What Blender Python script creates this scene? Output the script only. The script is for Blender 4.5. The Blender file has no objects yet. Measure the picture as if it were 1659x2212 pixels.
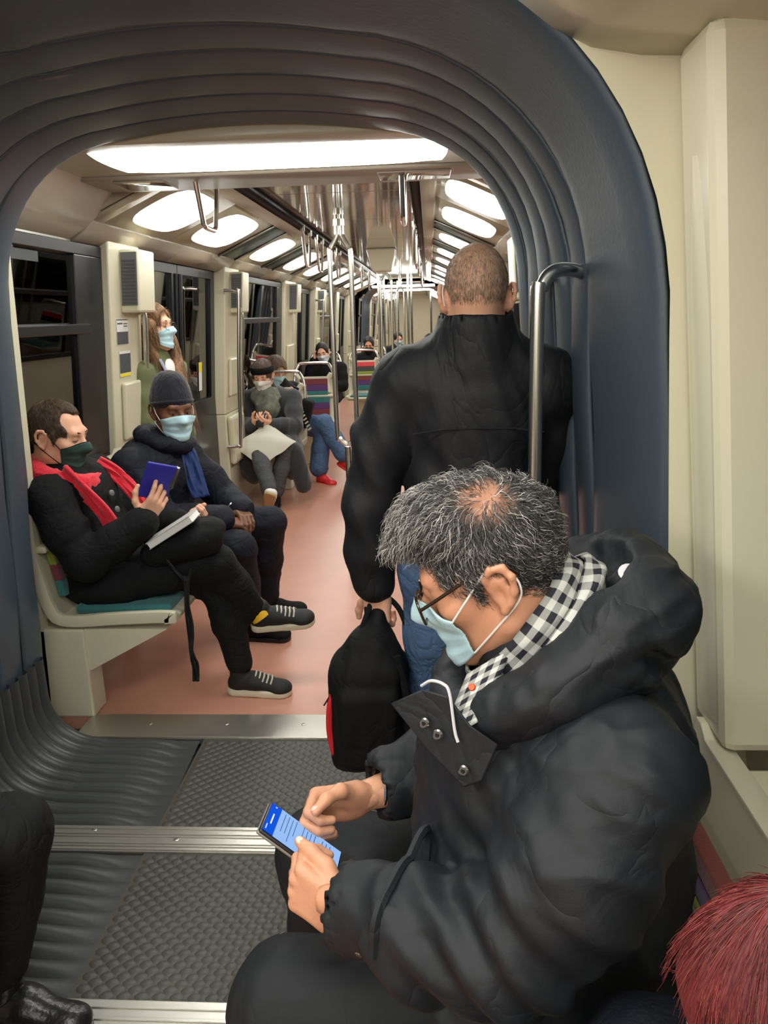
import bpy, math, random
import numpy as np
from mathutils import Vector, Matrix, Euler
random.seed(7); RNG = np.random.default_rng(11)
SC = bpy.context.scene
COL = SC.collection
# ---------------------------------------------------------------- camera, world, exposure
FPX, PCX, PCY, VPX, VPY, HSL, CAMH = 1650.0, 829.5, 1106.0, 927.0, 675.0, -0.029, 1.52
def _basis():
    d = np.array([(VPX-PCX)/FPX, (VPY-PCY)/FPX, 1.0]); d /= np.linalg.norm(d)
    up = np.cross(d, np.array([1.0, HSL, 0.0]))
    if up[1] > 0: up = -up
    up /= np.linalg.norm(up)
    rt = np.cross(d, up)
    if rt[0] < 0: rt = -rt
    return np.array([rt, d, up])
_B = _basis()
cam_data = bpy.data.cameras.new('camera'); cam = bpy.data.objects.new('camera', cam_data); COL.objects.link(cam)
cam_data.sensor_fit = 'VERTICAL'; cam_data.sensor_height = 36.0; cam_data.lens = 36.0*FPX/2212.0
cam_data.clip_start = 0.02; cam_data.clip_end = 200
_m = Matrix.Identity(4)
for i in range(3):
    _m[i][0] = _B[i, 0]; _m[i][1] = -_B[i, 1]; _m[i][2] = -_B[i, 2]
_m[2][3] = CAMH
cam.matrix_world = _m
SC.camera = cam
w = bpy.data.worlds.new('world'); SC.world = w; w.use_nodes = True
w.node_tree.nodes['Background'].inputs[0].default_value = (0.01, 0.011, 0.013, 1)
w.node_tree.nodes['Background'].inputs[1].default_value = 0.3
SC.view_settings.view_transform = 'Standard'; SC.view_settings.look = 'None'
SC.view_settings.exposure = 0.1; SC.view_settings.gamma = 1.0
SC.view_settings.use_curve_mapping = False
SC.cycles.use_denoising = True
SC.cycles.max_bounces = 8
SC.cycles.sample_clamp_indirect = 6.0
LAMP = 12.5          # radiance of the ceiling diffusers
CC = -0.5           # X of the train's centre line

# ---------------------------------------------------------------- materials
MATS = {}
def lin(c):
    return tuple(((x/255.0)/12.92 if x <= 10 else ((x/255.0+0.055)/1.055)**2.4) for x in c)
def mat(name, rgb, rough=0.5, metal=0.0, bump=None, var=None, spec=0.5, sheen=0.0, emit=None, trans=0.0, attr=None, coat=0.0, sss=0.0, wr=None):
    """rgb in sRGB 0-255; bump=(scale, strength[, stretch]); var=(scale, amount)"""
    if name in MATS: return MATS[name]
    m = bpy.data.materials.new(name); m.use_nodes = True; nt = m.node_tree; b = nt.nodes['Principled BSDF']
    c = lin(rgb)
    b.inputs['Base Color'].default_value = (*c, 1); b.inputs['Roughness'].default_value = rough
    b.inputs['Metallic'].default_value = metal; b.inputs['Specular IOR Level'].default_value = spec
    if sheen: b.inputs['Sheen Weight'].default_value = sheen; b.inputs['Sheen Roughness'].default_value = 0.5
    if coat: b.inputs['Coat Weight'].default_value = coat; b.inputs['Coat Roughness'].default_value = 0.08
    if trans: b.inputs['Transmission Weight'].default_value = trans
    if sss:
        b.inputs['Subsurface Weight'].default_value = sss; b.inputs['Subsurface Radius'].default_value = (0.012, 0.004, 0.002); b.inputs['Subsurface Scale'].default_value = 1.0
    if emit:
        b.inputs['Emission Color'].default_value = (*lin(emit[0]), 1); b.inputs['Emission Strength'].default_value = emit[1]
    tc = nt.nodes.new('ShaderNodeTexCoord')
    if attr:
        a = nt.nodes.new('ShaderNodeAttribute'); a.attribute_name = attr
        nt.links.new(a.outputs['Color'], b.inputs['Base Color'])
    elif var:
        n = nt.nodes.new('ShaderNodeTexNoise'); n.inputs['Scale'].default_value = var[0]; n.inputs['Detail'].default_value = 4
        nt.links.new(tc.outputs['Object'], n.inputs['Vector'])
        mx = nt.nodes.new('ShaderNodeMix'); mx.data_type = 'RGBA'
        mx.inputs[6].default_value = (*[x*(1-var[1]) for x in c], 1); mx.inputs[7].default_value = (*[min(1, x*(1+var[1])) for x in c], 1)
        nt.links.new(n.outputs['Fac'], mx.inputs[0]); nt.links.new(mx.outputs[2], b.inputs['Base Color'])
    if bump:
        n = nt.nodes.new('ShaderNodeTexNoise'); n.inputs['Scale'].default_value = bump[0]; n.inputs['Detail'].default_value = 3
        if len(bump) > 2:
            mp = nt.nodes.new('ShaderNodeMapping'); mp.inputs['Scale'].default_value = bump[2]
            nt.links.new(tc.outputs['Object'], mp.inputs['Vector']); nt.links.new(mp.outputs[0], n.inputs['Vector'])
        else:
            nt.links.new(tc.outputs['Object'], n.inputs['Vector'])
        bp = nt.nodes.new('ShaderNodeBump'); bp.inputs['Strength'].default_value = bump[1]; bp.inputs['Distance'].default_value = 0.01
        nt.links.new(n.outputs['Fac'], bp.inputs['Height']); nt.links.new(bp.outputs[0], b.inputs['Normal'])
    if wr:      # cloth wrinkles: ridged, warped noise
        mp = nt.nodes.new('ShaderNodeMapping'); mp.inputs['Scale'].default_value = wr[2] if len(wr) > 2 else (1, 1, 1); mp.inputs['Rotation'].default_value = (0.5, 0.4, 0.3)
        n = nt.nodes.new('ShaderNodeTexNoise'); n.inputs['Scale'].default_value = wr[0]; n.inputs['Detail'].default_value = 3; n.inputs['Distortion'].default_value = 1.2; n.inputs['Roughness'].default_value = 0.45
        nt.links.new(tc.outputs['Object'], mp.inputs['Vector']); nt.links.new(mp.outputs[0], n.inputs['Vector'])
        a = nt.nodes.new('ShaderNodeMath'); a.operation = 'MULTIPLY_ADD'; a.inputs[1].default_value = 2.0; a.inputs[2].default_value = -1.0
        b2 = nt.nodes.new('ShaderNodeMath'); b2.operation = 'ABSOLUTE'; c2 = nt.nodes.new('ShaderNodeMath'); c2.operation = 'POWER'; c2.inputs[1].default_value = 0.6
        nt.links.new(n.outputs['Fac'], a.inputs[0]); nt.links.new(a.outputs[0], b2.inputs[0]); nt.links.new(b2.outputs[0], c2.inputs[0])
        bp = nt.nodes.new('ShaderNodeBump'); bp.inputs['Strength'].default_value = wr[1]; bp.inputs['Distance'].default_value = 0.02
        nt.links.new(c2.outputs[0], bp.inputs['Height'])
        prev = b.inputs['Normal'].links[0].from_socket if b.inputs['Normal'].links else None
        if prev is not None: nt.links.new(prev, bp.inputs['Normal'])
        nt.links.new(bp.outputs[0], b.inputs['Normal'])
    MATS[name] = m
    return m
def emat(name, rgb, strength):
    if name in MATS: return MATS[name]
    m = bpy.data.materials.new(name); m.use_nodes = True; nt = m.node_tree
    for n in list(nt.nodes): nt.nodes.remove(n)
    e = nt.nodes.new('ShaderNodeEmission'); o = nt.nodes.new('ShaderNodeOutputMaterial')
    e.inputs[0].default_value = (*lin(rgb), 1); e.inputs[1].default_value = strength
    nt.links.new(e.outputs[0], o.inputs[0]); MATS[name] = m
    return m
def glassmat(name, tint=(0.55, 0.6, 0.62), ior=1.5, boost=0.09):
    m = bpy.data.materials.new(name); m.use_nodes = True; nt = m.node_tree
    for n in list(nt.nodes): nt.nodes.remove(n)
    o = nt.nodes.new('ShaderNodeOutputMaterial'); g = nt.nodes.new('ShaderNodeBsdfGlossy'); t = nt.nodes.new('ShaderNodeBsdfTransparent')
    g.inputs['Roughness'].default_value = 0.02; t.inputs[0].default_value = (*tint, 1)
    f = nt.nodes.new('ShaderNodeFresnel'); f.inputs[0].default_value = ior
    a = nt.nodes.new('ShaderNodeMath'); a.operation = 'ADD'; a.inputs[1].default_value = boost; a.use_clamp = True
    mx = nt.nodes.new('ShaderNodeMixShader')
    nt.links.new(f.outputs[0], a.inputs[0]); nt.links.new(a.outputs[0], mx.inputs[0])
    nt.links.new(t.outputs[0], mx.inputs[1]); nt.links.new(g.outputs[0], mx.inputs[2]); nt.links.new(mx.outputs[0], o.inputs[0])
    MATS[name] = m
    return m

# ---------------------------------------------------------------- objects
def tag(o, label=None, cat=None, group=None, kind=None):
    if label: o['label'] = label
    if cat: o['category'] = cat
    if group: o['group'] = group
    if kind: o['kind'] = kind
    return o
def empty(name, loc=(0, 0, 0), label=None, cat=None, group=None, kind=None, parent=None):
    o = bpy.data.objects.new(name, None); COL.objects.link(o); o.location = loc; o.empty_display_size = 0.05
    if parent: o.parent = parent
    return tag(o, label, cat, group, kind)
def wmat(o):
    m = Matrix.Translation(o.location) @ o.rotation_euler.to_matrix().to_4x4()
    return (wmat(o.parent) @ m) if o.parent else m
def mk(name, V, Fq, material=None, parent=None, smooth=True, angle=None, cols=None):
    """mesh object from world-space vertices; parented objects keep their world place"""
    V = np.asarray(V, dtype=np.float64).reshape(-1, 3)
    if parent is not None:
        inv = np.array(wmat(parent).inverted()); V = V @ inv[:3, :3].T + inv[:3, 3]
    me = bpy.data.meshes.new(name)
    if isinstance(Fq, np.ndarray):
        n, k = Fq.shape
        me.vertices.add(len(V)); me.vertices.foreach_set('co', V.ravel())
        me.loops.add(n*k); me.loops.foreach_set('vertex_index', Fq.astype(np.int32).ravel())
        me.polygons.add(n); me.polygons.foreach_set('loop_start', np.arange(0, n*k, k, dtype=np.int32))
        me.update(calc_edges=True); me.validate()
    else:
        me.from_pydata(V.tolist(), [], Fq); me.validate(); me.update()
    if cols is not None:
        at = me.color_attributes.new('Col', 'FLOAT_COLOR', 'POINT')
        at.data.foreach_set('color', np.asarray(cols, dtype=np.float32).ravel())
    if smooth: me.shade_smooth()
    if smooth and angle: me.set_sharp_from_angle(angle=math.radians(angle))
    if material is not None:
        for m_ in (material if isinstance(material, (list, tuple)) else [material]): me.materials.append(m_)
    o = bpy.data.objects.new(name, me); COL.objects.link(o)
    if parent is not None: o.parent = parent
    return o
def copy_tree(o, parent=None):
    c = o.copy(); COL.objects.link(c)
    if parent is not None: c.parent = parent
    for ch in list(o.children): copy_tree(ch, c)
    return c

class MB:
    """collects simple solids into one mesh"""
    def __init__(s): s.v = []; s.f = []
    def add(s, V, F):
        n = len(s.v); s.v.extend([tuple(p) for p in V]); s.f.extend([tuple(i+n for i in f) for f in F]); return s
    def hexa(s, p):       # 8 corners: bottom ring 0-3, top ring 4-7
        return s.add(p, [(0, 3, 2, 1), (4, 5, 6, 7), (0, 1, 5, 4), (1, 2, 6, 5), (2, 3, 7, 6), (3, 0, 4, 7)])
    def box(s, c, h, R=None):
        P = [Vector((x*h[0], y*h[1], z*h[2])) for z in (-1, 1) for x, y in ((-1, -1), (1, -1), (1, 1), (-1, 1))]
        if R is not None: P = [R @ p for p in P]
        return s.hexa([p+Vector(c) for p in P])
    def bb(s, x0, x1, y0, y1, z0, z1): return s.box(((x0+x1)/2, (y0+y1)/2, (z0+z1)/2), (abs(x1-x0)/2, abs(y1-y0)/2, abs(z1-z0)/2))
    def rbox(s, c, h, r, R=None, seg=3):     # box with rounded edges: superellipse style shell
        c = Vector(c); hx, hy, hz = h; r = min(r, hx, hy, hz)
        bm_v = []; n = seg
        # rounded box via sphere octants
        us = [i*math.pi/2/n for i in range(n+1)]
        lat = [(-math.pi/2+u, -1) for u in us] + [(u, 1) for u in us]
        lon = []
        for q in range(4):
            sx = 1 if q in (0, 3) else -1; sy = 1 if q in (0, 1) else -1
            for u in us: lon.append((q*math.pi/2+u, sx, sy))
        V = []
        for la, sz in lat:
            for lo, sx, sy in lon:
                p = Vector((sx*(hx-r)+r*math.cos(la)*math.cos(lo), sy*(hy-r)+r*math.cos(la)*math.sin(lo), sz*(hz-r)+r*math.sin(la)))
                if R is not None: p = R @ p
                V.append(p+c)
        m = len(lon); F = []
        for i in range(len(lat)-1):
            for j in range(m): F.append((i*m+j, i*m+(j+1) % m, (i+1)*m+(j+1) % m, (i+1)*m+j))
        F.append(tuple(range(m-1, -1, -1))); F.append(tuple((len(lat)-1)*m+j for j in range(m)))
        return s.add(V, F)
    def tube(s, pts, r, n=10, closed=False, cap=True):
        P = [Vector(p) for p in pts]; L = len(P); rs = r if isinstance(r, (list, tuple)) else [r]*L
        t0 = (P[1]-P[0]).normalized(); nrm = t0.orthogonal().normalized(); V = []; prev = t0
        for i, p in enumerate(P):
            a = P[(i-1) % L] if (closed or i > 0) else P[i]; b = P[(i+1) % L] if (closed or i < L-1) else P[i]
            t = (b-a).normalized() if (b-a).length > 1e-9 else prev
            q = prev.rotation_difference(t); nrm = (q @ nrm); nrm = (nrm-t*nrm.dot(t)).normalized(); prev = t
            bn = t.cross(nrm)
            for k in range(n):
                a_ = 2*math.pi*k/n; V.append(p+(nrm*math.cos(a_)+bn*math.sin(a_))*rs[i])
        F = []
        for i in range(L if closed else L-1):
            i2 = (i+1) % L
            for k in range(n): F.append((i*n+k, i*n+(k+1) % n, i2*n+(k+1) % n, i2*n+k))
        if cap and not closed: F.append(tuple(range(n-1, -1, -1))); F.append(tuple((L-1)*n+k for k in range(n)))
        return s.add(V, F)
    def grid(s, G, cyc_u=False, cyc_v=False):
        nu, nv = len(G), len(G[0]); V = [p for row in G for p in row]; F = []
        for i in range(nu if cyc_u else nu-1):
            for j in range(nv if cyc_v else nv-1):
                i2, j2 = (i+1) % nu, (j+1) % nv
                F.append((i*nv+j, i2*nv+j, i2*nv+j2, i*nv+j2))
        return s.add(V, F)
    def disc(s, c, nrm, r, h, n=12):     # small dome / screw head
        c = Vector(c); nrm = Vector(nrm).normalized(); u = nrm.orthogonal().normalized(); v = nrm.cross(u); V = []
        for rr, hh in ((1, 0), (1, .5), (.75, 1)):
            for k in range(n):
                a = 2*math.pi*k/n; V.append(c+(u*math.cos(a)+v*math.sin(a))*r*rr+nrm*h*hh)
        F = [(i*n+k, i*n+(k+1) % n, (i+1)*n+(k+1) % n, (i+1)*n+k) for i in range(2) for k in range(n)]
        F.append(tuple(2*n+k for k in range(n)))
        return s.add(V, F)
    def build(s, name, material, parent=None, smooth=True, angle=35, bevel=None):
        o = mk(name, s.v, s.f, material, parent, smooth, angle)
        if bevel:
            b = o.modifiers.new('bevel', 'BEVEL'); b.width = bevel; b.segments = 2; b.limit_method = 'ANGLE'; b.angle_limit = math.radians(40); b.harden_normals = False
        return o
def spline(pts, n=8, closed=False):
    """Catmull-Rom through points"""
    P = [np.array(p, float) for p in pts]; L = len(P); out = []
    for i in range(L if closed else L-1):
        p1, p2 = P[i], P[(i+1) % L]
        p0 = P[i-1] if (closed or i > 0) else 2*p1-p2
        p3 = P[(i+2) % L] if (closed or i+2 < L) else 2*p2-p1
        for k in range(n):
            t = k/n
            out.append(0.5*((2*p1)+(-p0+p2)*t+(2*p0-5*p1+4*p2-p3)*t*t+(-p0+3*p1-3*p2+p3)*t**3))
    if not closed: out.append(P[-1])
    return out

# ---------------------------------------------------------------- implicit surfaces
_LAT = np.random.default_rng(5).random((32, 32, 32)).astype(np.float32)
def vnoise(P, seed=0):
    P = np.asarray(P, np.float32)+np.float32(seed*17.37); I = np.floor(P).astype(int); f = P-I; f = f*f*(3-2*f)
    out = 0
    for dx in (0, 1):
        wx = f[..., 0] if dx else 1-f[..., 0]
        for dy in (0, 1):
            wy = f[..., 1] if dy else 1-f[..., 1]
            for dz in (0, 1):
                wz = f[..., 2] if dz else 1-f[..., 2]
                out = out+wx*wy*wz*_LAT[(I[..., 0]+dx) % 32, (I[..., 1]+dy) % 32, (I[..., 2]+dz) % 32]
    return out
def A3(*a): return np.array(a, np.float64)
def unit(v):
    v = np.asarray(v, float); return v/max(1e-9, np.linalg.norm(v))
class SDF:
    def __init__(s, k=0.02): s.p = []; s.k = k
    def _b(s, lo, hi, fn, k, op): s.p.append((np.asarray(lo, float), np.asarray(hi, float), fn, s.k if k is None else k, op)); return s
    def cap(s, a, b, ra, rb=None, k=None, op='u', sq=None):
        a = np.asarray(a, float); b = np.asarray(b, float); rb = ra if rb is None else rb; R = max(ra, rb)
        ax, fac = (unit(sq[0]), sq[1]) if sq else (None, 1)
        Rb = R*max(1, 1/fac if sq else 1)
        def fn(X, Y, Z):
            x, y, z = X-a[0], Y-a[1], Z-a[2]
            ab = b-a
            if sq:
                dd = x*ax[0]+y*ax[1]+z*ax[2]; e = ab@ax
                x = x+(fac-1)*dd*ax[0]; y = y+(fac-1)*dd*ax[1]; z = z+(fac-1)*dd*ax[2]
                ab = ab+(fac-1)*e*ax
            L2 = max(ab@ab, 1e-12)
            h = np.clip((x*ab[0]+y*ab[1]+z*ab[2])/L2, 0, 1)
            d = np.sqrt((x-h*ab[0])**2+(y-h*ab[1])**2+(z-h*ab[2])**2)-(ra+(rb-ra)*h)
            return d/max(1, fac) if sq else d
        return s._b(np.minimum(a, b)-Rb, np.maximum(a, b)+Rb, fn, k, op)
    def chain(s, pts, rs, k=None, op='u', sq=None):
        for i in range(len(pts)-1): s.cap(pts[i], pts[i+1], rs[i], rs[i+1], k, op, sq)
        return s
    def ell(s, c, r, R=None, k=None, op='u'):
        c = np.asarray(c, float); r = np.asarray(r, float); M = None if R is None else np.array(R, float)
        mr = r.max()
        def fn(X, Y, Z):
            x, y, z = X-c[0], Y-c[1], Z-c[2]
            if M is not None:
                x, y, z = (M[0, 0]*x+M[1, 0]*y+M[2, 0]*z, M[0, 1]*x+M[1, 1]*y+M[2, 1]*z, M[0, 2]*x+M[1, 2]*y+M[2, 2]*z)
            k0 = np.sqrt((x/r[0])**2+(y/r[1])**2+(z/r[2])**2); k1 = np.sqrt((x/r[0]**2)**2+(y/r[1]**2)**2+(z/r[2]**2)**2)+1e-9
            return k0*(k0-1)/k1
        ext = r if M is None else np.sqrt(((M*r)**2).sum(1))
        return s._b(c-ext, c+ext, fn, k, op)
    def box(s, c, h, R=None, rd=0.01, k=None, op='u'):
        c = np.asarray(c, float); h = np.asarray(h, float)-rd; M = None if R is None else np.array(R, float); mr = np.linalg.norm(h)+rd
        def fn(X, Y, Z):
            x, y, z = X-c[0], Y-c[1], Z-c[2]
            if M is not None:
                x, y, z = (M[0, 0]*x+M[1, 0]*y+M[2, 0]*z, M[0, 1]*x+M[1, 1]*y+M[2, 1]*z, M[0, 2]*x+M[1, 2]*y+M[2, 2]*z)
            qx, qy, qz = np.abs(x)-h[0], np.abs(y)-h[1], np.abs(z)-h[2]
            return np.sqrt(np.maximum(qx, 0)**2+np.maximum(qy, 0)**2+np.maximum(qz, 0)**2)+np.minimum(np.maximum(np.maximum(qx, qy), qz), 0)-rd
        return s._b(c-mr, c+mr, fn, k, op)
    def plane(s, c, n, k=0.004):      # cuts away the side n points to
        c = np.asarray(c, float); n = unit(n)
        return s._b([-9]*3, [9]*3, lambda X, Y, Z: (X-c[0])*n[0]+(Y-c[1])*n[1]+(Z-c[2])*n[2], k, 'c')
    def field(s, X, Y, Z):
        F = np.full(np.broadcast(X, Y, Z).shape, 1.0)
        for lo, hi, fn, k, op in s.p: F = s._mix(F, fn(X, Y, Z), k, op)
        return F
    @staticmethod
    def _mix(F, d, k, op):
        if op == 'u':
            if k <= 0: return np.minimum(F, d)
            h = np.maximum(k-np.abs(F-d), 0)/k; return np.minimum(F, d)-h*h*k*0.25
        e = d if op == 'c' else -d
        if k <= 0: return np.maximum(F, e)
        h = np.maximum(k-np.abs(F-e), 0)/k; return np.maximum(F, e)+h*h*k*0.25
    def mesh(s, v, noise=None):
        los = [p[0] for p in s.p if p[4] == 'u']; his = [p[1] for p in s.p if p[4] == 'u']
        lo = np.min(los, 0)-3*v; hi = np.max(his, 0)+3*v
        n = np.ceil((hi-lo)/v).astype(int)+1
        ax = [lo[i]+np.arange(n[i])*v for i in range(3)]
        F = np.full(n, 1.0, np.float32)
        for plo, phi, fn, k, op in s.p:
            m = k+2.5*v
            i0 = np.clip(np.floor((plo-m-lo)/v).astype(int), 0, n); i1 = np.clip(np.ceil((phi+m-lo)/v).astype(int)+1, 0, n)
            if (i1 <= i0).any(): continue
            sl = tuple(slice(i0[q], i1[q]) for q in range(3))
            X = ax[0][sl[0]][:, None, None].astype(np.float32); Y = ax[1][sl[1]][None, :, None].astype(np.float32); Z = ax[2][sl[2]][None, None, :].astype(np.float32)
            F[sl] = s._mix(F[sl], fn(X, Y, Z), k, op)
        return surfnets(F, lo, v)
def surfnets(F, lo, v):
    S = F < 0; n = np.array(F.shape)
    cnt = np.zeros(n-1, np.int8)
    offs = [(a, b, c) for a in (0, 1) for b in (0, 1) for c in (0, 1)]
    for a, b, c in offs: cnt += S[a:n[0]-1+a, b:n[1]-1+b, c:n[2]-1+c]
    act = (cnt > 0) & (cnt < 8); I = np.argwhere(act)
    if len(I) == 0: return np.zeros((0, 3)), np.zeros((0, 4), int)
    idx = np.full(n-1, -1, np.int64); idx[tuple(I.T)] = np.arange(len(I))
    acc = np.zeros((len(I), 3)); wt = np.zeros(len(I))
    for a, b, c in offs:
        for ax in range(3):
            if (a, b, c)[ax]: continue
            e = [a, b, c]; e[ax] = 1
            f0 = F[I[:, 0]+a, I[:, 1]+b, I[:, 2]+c]; f1 = F[I[:, 0]+e[0], I[:, 1]+e[1], I[:, 2]+e[2]]
            m = (f0 < 0) != (f1 < 0); t = np.where(m, f0/(f0-f1+1e-12), 0)
            p = np.zeros((len(I), 3)); p[:] = (a, b, c); p[:, ax] = t
            acc[m] += p[m]; wt[m] += 1
    V = lo+(I+acc/wt[:, None])*v
    Q = []
    for ax in range(3):
        sl0 = [slice(None)]*3; sl1 = [slice(None)]*3; sl0[ax] = slice(0, n[ax]-1); sl1[ax] = slice(1, n[ax])
        s0, s1 = S[tuple(sl0)], S[tuple(sl1)]
        E = np.argwhere(s0 != s1); b_, c_ = (ax+1) % 3, (ax+2) % 3
        E = E[(E[:, b_] > 0) & (E[:, c_] > 0) & (E[:, b_] < n[b_]-1) & (E[:, c_] < n[c_]-1)]
        if len(E) == 0: continue
        def at(db, dc):
            J = E.copy(); J[:, b_] += db; J[:, c_] += dc; return idx[tuple(J.T)]
        q = np.stack([at(-1, -1), at(0, -1), at(0, 0), at(-1, 0)], 1)
        fl = ~s0[tuple(E.T)]; q[fl] = q[fl][:, ::-1]
        Q.append(q)
    return V, np.concatenate(Q)
def vnormals(V, Q):
    n = np.cross(V[Q[:, 2]]-V[Q[:, 0]], V[Q[:, 3]]-V[Q[:, 1]]); N = np.zeros_like(V)
    for i in range(4): np.add.at(N, Q[:, i], n)
    return N/np.maximum(np.linalg.norm(N, axis=1, keepdims=True), 1e-12)
def relax(V, Q, it=1, lam=0.5):
    E = np.concatenate([Q[:, [0, 1]], Q[:, [1, 2]], Q[:, [2, 3]], Q[:, [3, 0]]])
    for _ in range(it):
        A = np.zeros_like(V); c = np.zeros(len(V)); np.add.at(A, E[:, 0], V[E[:, 1]]); np.add.at(c, E[:, 0], 1)
        np.add.at(A, E[:, 1], V[E[:, 0]]); np.add.at(c, E[:, 1], 1)
        V = V+lam*(A/np.maximum(c, 1)[:, None]-V)
    return V
def folds(V, Q, amp, scale, axis=(0, 0, 1), stretch=0.3, seed=0, sharp=2.0):
    """cloth folds: ridged noise, long along axis"""
    N = vnormals(V, Q); a = unit(axis); d = V@a
    P = (V-np.outer(d, a)*(1-stretch))*scale
    P = P+0.6*np.stack([vnoise(P*0.7, seed+1), vnoise(P*0.7, seed+2), vnoise(P*0.7, seed+3)], 1)
    n = vnoise(P, seed); r = 1-np.abs(2*n-1); r = r**sharp-0.35
    n2 = vnoise(P*2.3, seed+5); r2 = (1-np.abs(2*n2-1))**sharp-0.35
    return V+N*(amp*(r+0.4*r2))[:, None]
def join(parts):
    Vs, Qs, n = [], [], 0
    for V, Q in parts:
        Vs.append(V); Qs.append(Q+n); n += len(V)
    return np.concatenate(Vs), np.concatenate(Qs)
def xf(M, V): return V@np.array(M)[:3, :3].T+np.array(M)[:3, 3]
def rotm(yaw=0, pitch=0, roll=0):
    """face direction +Y in local space; yaw turns it about Z (positive = to -X), pitch tips the face down"""
    return (Matrix.Rotation(math.radians(yaw), 4, 'Z') @ Matrix.Rotation(math.radians(-pitch), 4, 'X') @ Matrix.Rotation(math.radians(roll), 4, 'Y'))
# ---------------------------------------------------------------- materials of the place
M_cream = mat('cream_plastic', (208, 203, 177), 0.26, bump=(60, 0.02), spec=0.5)
M_creamd = mat('beige_panel', (178, 170, 152), 0.16, spec=0.6)
M_gloss = mat('glossy_ceiling_panel', (150, 140, 124), 0.07, spec=0.8, bump=(6, 0.03))
M_rub = mat('black_rubber', (64, 75, 85), 0.36, bump=(90, 0.05), spec=0.55)
M_rubf = mat('floor_rubber', (68, 67, 60), 0.5, bump=(200, 0.08), spec=0.45, var=(9, 0.18))
M_rubr = mat('rib_rubber', (60, 63, 62), 0.38, bump=(90, 0.05), spec=0.5)
M_red = mat('red_floor_vinyl', (187, 133, 112), 0.33, bump=(300, 0.03), var=(7, 0.10), spec=0.5)
M_alu = mat('brushed_aluminium', (190, 188, 180), 0.34, 0.9, bump=(20, 0.08, (1, 40, 1)))
M_chrome = mat('satin_steel', (226, 225, 218), 0.24, 1.0)
M_black = mat('black_frame', (12, 13, 17), 0.34, spec=0.5)
M_navy = mat('dark_navy_door', (16, 18, 25), 0.3, spec=0.5)
M_dark = mat('tunnel_wall', (26, 26, 28), 0.9, var=(2, 0.5))
M_grey = mat('grey_grille', (96, 98, 100), 0.45)
M_lamp = emat('lamp_diffuser', (255, 254, 248), LAMP)
M_glass = glassmat('window_glass')
M_paper = mat('white_paper', (225, 225, 220), 0.6)
M_yellow = mat('yellow_print', (235, 215, 40), 0.5)
M_print = mat('grey_print', (70, 74, 80), 0.5)
M_adg = mat('poster_green', (60, 92, 82), 0.4, var=(14, 0.6))

def hw(z): return 1.13-0.075*max(0.0, z-0.8)
def wp(s, y, z, e): return Vector((CC+s*(hw(z)-e), y, z))
def wbox(mb, s, y0, y1, z0, z1, e0, e1):
    """box on the leaning side wall s, e = distance inwards from the wall face"""
    P = [wp(s, y0, z0, e0), wp(s, y0, z0, e1), wp(s, y1, z0, e1), wp(s, y1, z0, e0), wp(s, y0, z1, e0), wp(s, y0, z1, e1), wp(s, y1, z1, e1), wp(s, y1, z1, e0)]
    if s < 0: P = [P[i] for i in (0, 3, 2, 1, 4, 7, 6, 5)]
    P = [P[i] for i in (0, 3, 2, 1, 4, 7, 6, 5)]
    return mb.hexa(P)

# ---------------------------------------------------------------- floors
def floor(name, x0, x1, y0, y1, m, z=0.0, th=0.05):
    o = MB().bb(x0, x1, y0, y1, z-th, z).build(name, m, smooth=False); return tag(o, kind='structure')
floor('floor', CC-1.13, CC+1.13, 2.66, 16.0, M_red)
floor('floor', CC-1.13, CC+1.13, -4.5, 1.20, M_red)
floor('floor', CC-1.13, CC+1.13, 17.4, 30.0, M_red)
floor('floor', CC-0.95, CC+0.95, 16.0, 17.4, M_rubf)
# rubber mats of the gangway, with raised lozenges
def tread_mat(y0, y1, x0=-0.86, x1=-0.14):
    o = MB().bb(x0, x1, y0, y1, -0.05, 0.0).build('floor_mat', M_rubf, smooth=False); tag(o, 'dark rubber floor mat with raised lozenges '+('nearest the camera between aluminium strips' if y0 < 1.6 else 'below the wide threshold plate'), 'floor mat', kind='structure')
    px, py = 0.042, 0.036
    base = []
    for r_, h_ in ((1, 0), (0.72, 0.0028), (0.0, 0.0036)):
        base.append([(r_*0.0175*math.cos(a)*1.0, r_*0.0145*math.sin(a), h_) for a in [k*math.pi/4 for k in range(8)]] if r_ else [(0, 0, h_)])
    mb = MB(); j = 0; y = y0+0.02
    while y < y1-0.01:
        x = x0+0.025+(px/2 if j % 2 else 0)
        while x < x1-0.015:
            V = [(x+p[0], y+p[1], p[2]) for ring in base for p in ring]
            mb.add(V, [(k, (k+1) % 8, 8+(k+1) % 8, 8+k) for k in range(8)]+[(8+k, 8+(k+1) % 8, 16) for k in range(8)])
            x += px
        y += py/2; j += 1
    t = mb.build('tread_pattern', M_rubf, o, True, None); t['kind'] = 'stuff'
tread_mat(1.36, 1.885); tread_mat(1.995, 2.505)
def alu_strip(label, y0, y1, x0, x1, ribs, screws, z=0.006):
    e = empty('trim_%d' % alu_strip.n, (0, y0, 0), label, 'floor strip', kind='structure'); alu_strip.n += 1
    MB().bb(x0, x1, y0, y1, -0.02, z).build('strip_plate', M_alu, e, False, bevel=0.002)
    for a, b in ribs: MB().bb(x0, x1, y0+a, y0+b, z, z+0.0035).build('raised_rib', M_alu, e, False, bevel=0.001)
    for x, dy in screws:
        sc = MB().disc((x, y0+dy, z), (0, 0, 1), 0.0085, 0.0025, 14).build('screw', M_alu, e)
        MB().bb(x-0.006, x+0.006, y0+dy-0.0009, y0+dy+0.0009, z+0.0024, z+0.0029).build('screw_slot', M_black, sc, False)
alu_strip.n = 1
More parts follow.
